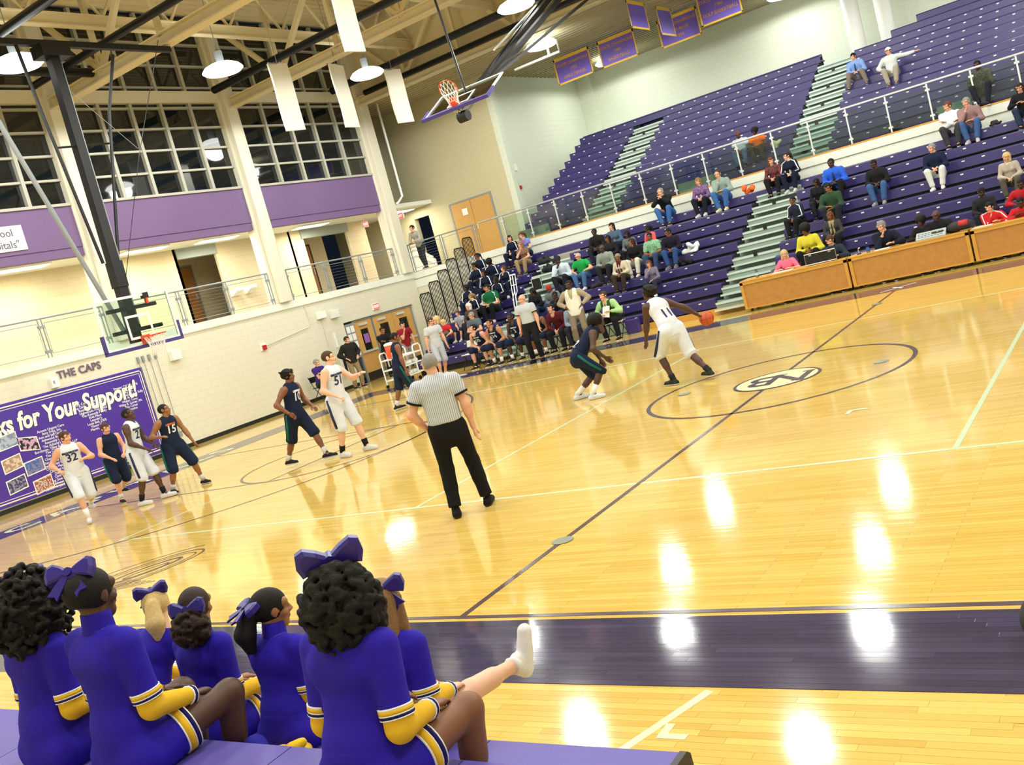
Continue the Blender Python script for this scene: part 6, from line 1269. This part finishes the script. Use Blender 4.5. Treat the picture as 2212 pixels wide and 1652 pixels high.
# ------------------------------------------------------------------ loose things in the stands
M_BAG=mat('black bag','#141519',.7)
lump('orange_jacket','crumpled orange jacket on the top row seat','jacket',(-5.05,LOW[8][0]+.12,LOW[8][1]),(.34,.22,.26),mat('orange cloth','#f0682c',.8),3)
lump('white_jacket','crumpled white jacket on the bleacher seat','jacket',(-6.15,LOW[4][0]+.12,LOW[4][1]),(.42,.24,.26),mat('white cloth','#dfe6e2',.8),5); lump('dark_coat','dark coat under the crumpled white jacket','coat',(-6.4,LOW[4][0]-.02,LOW[4][1]-.28),(.4,.2,.2),M_BAG,6)
for i,(x,k) in enumerate(((-12.0,7),(-11.55,6))): lump('sports_bag',['black sports bag on the upper aisle bench','black equipment bag below it on the aisle'][i],'bag',(x+.2,LOW[k][0]+.1,LOW[k][1]-.1),(.55,.26,.26),M_BAG,11+i)
lump('pale_bag','pale yellow bag on the upper bench beside the orange shirt','bag',(-4.5,UPP[1][0]+.12,UPP[1][1]),(.28,.2,.2),mat('pale bag','#c9cf9a',.8),21)
lump('pink_coat','bright pink coat in the second row','coat',(-12.35,LOW[1][0]-.05,LOW[1][1]),(.28,.2,.14),mat('pink cloth','#e23a98',.8),23); lump('navy_coat','navy coat with white piping draped on the front seat','coat',(-12.1,LOW[0][0]+.05,LOW[0][1]-.25),(.5,.24,.36),mat('navy cloth','#1b2748',.8),25)
lump('black_coat','black coat heap left of the slate shirted man','coat',(-13.2,LOW[3][0]+.05,LOW[3][1]-.12),(.4,.26,.34),M_BAG,27)
lump('dark_bag','dark purse on the top row right of the plaid shirt','bag',(1.5,LOW[8][0]+.12,LOW[8][1]),(.24,.18,.14),M_BAG,29); lump('dark_bag','dark bag hanging over the upper deck wooden curb','bag',(-1.0,16.06,3.3),(.24,.14,.22),M_BAG,31); lump('shoe_bag','dark bag at the bearded man feet','bag',(-8.95,LOW[3][0]+.1,LOW[3][1]),(.32,.2,.16),M_BAG,33)
for i,dx in enumerate((0,.1)):
    t=thing('crutch','%s white crutch leaning on the left section benches'%('left' if i==0 else 'right'),'crutch',(-12.05+dx,12.35,1.2)); x=-12.05+dx; y=12.5
    part('shaft',MB().tube([(x,y-.25,1.05),(x-.015,y-.1,1.6)],.017,8),M_WHITE,t)
    for s_ in (-1,1): part('upright',MB().tube([(x-.015,y-.1,1.6),(x-.02+s_*.045,y,1.75),(x-.03+s_*.05,y+.12,2.25)],.014,8),M_WHITE,t)
    part('arm_pad',MB().tube([(x-.09,y+.12,2.26),(x+.03,y+.12,2.26)],.025,8),M_WHITE,t); part('hand_grip',MB().tube([(x-.07,y+.05,1.95),(x+.03,y+.05,1.95)],.014,8),M_WHITE,t)
tag(obj('clipboard',MB().box(-8.1,-7.6,8.3,8.42,.003,.03),mat('blue board','#3f5fb0',.5)),'blue and white board on the floor by the bench','board')
t=thing('water_tray','black hand case with silver rim on the aisle steps','case',(-11.2,12.6,1.5)); part('case_body',MB().box(-11.38,-11.05,12.58,12.62,1.62,1.98),M_DARK,t); part('case_rim',MB().tube([(-11.38,12.57,1.62),(-11.05,12.57,1.62),(-11.05,12.57,1.98),(-11.38,12.57,1.98)],.014,6,closed=True),M_RAILW,t)
tag(obj('floor_tape',MB().box(-12.2,-11.5,8.3,8.36,.003,.02),M_WHITE),'white strip lying on the border beside the bench','strip')
lump('yellow_cloth','bright yellow pom cloth on the near bench','cloth',(.98,-10.25,.42),(.3,.2,.16),mat('yellow cloth','#efc71e',.8),41,h=.014); lump('blue_cloth','blue warm up cloth under the yellow cloth','cloth',(.95,-10.42,.42),(.36,.22,.2),mat('blue cloth','#1c1aa0',.8),43,h=.016)
tag(obj('white_cup',MB().lathe((1.22,-10.12,.42),[(.03,0),(.045,.15),(.048,.155)],18),mat('cup','#dfe8f0',.4),smooth=True),'white patterned cup between two cheerleaders','cup')

bg=thing('equipment_bag','rounded black bag on the floor at the right edge','bag',(4.14,-8.1,0))
V,F=sdf_mesh([('e',(0,0,.13),(.27,.3,.16)),('c',(0,-.16,.08),(0,.16,.08),.16,.16)],.02,.04,cuts=[((0,0,-1),0)]); np_obj('bag_body',V,F,[M_BAG],None,bg)
obj('bag_strap',MB().tube([(0,-.16,.24),(0,-.1,.33),(0,.1,.33),(0,.16,.24)],.015,8),M_BAG,bg)
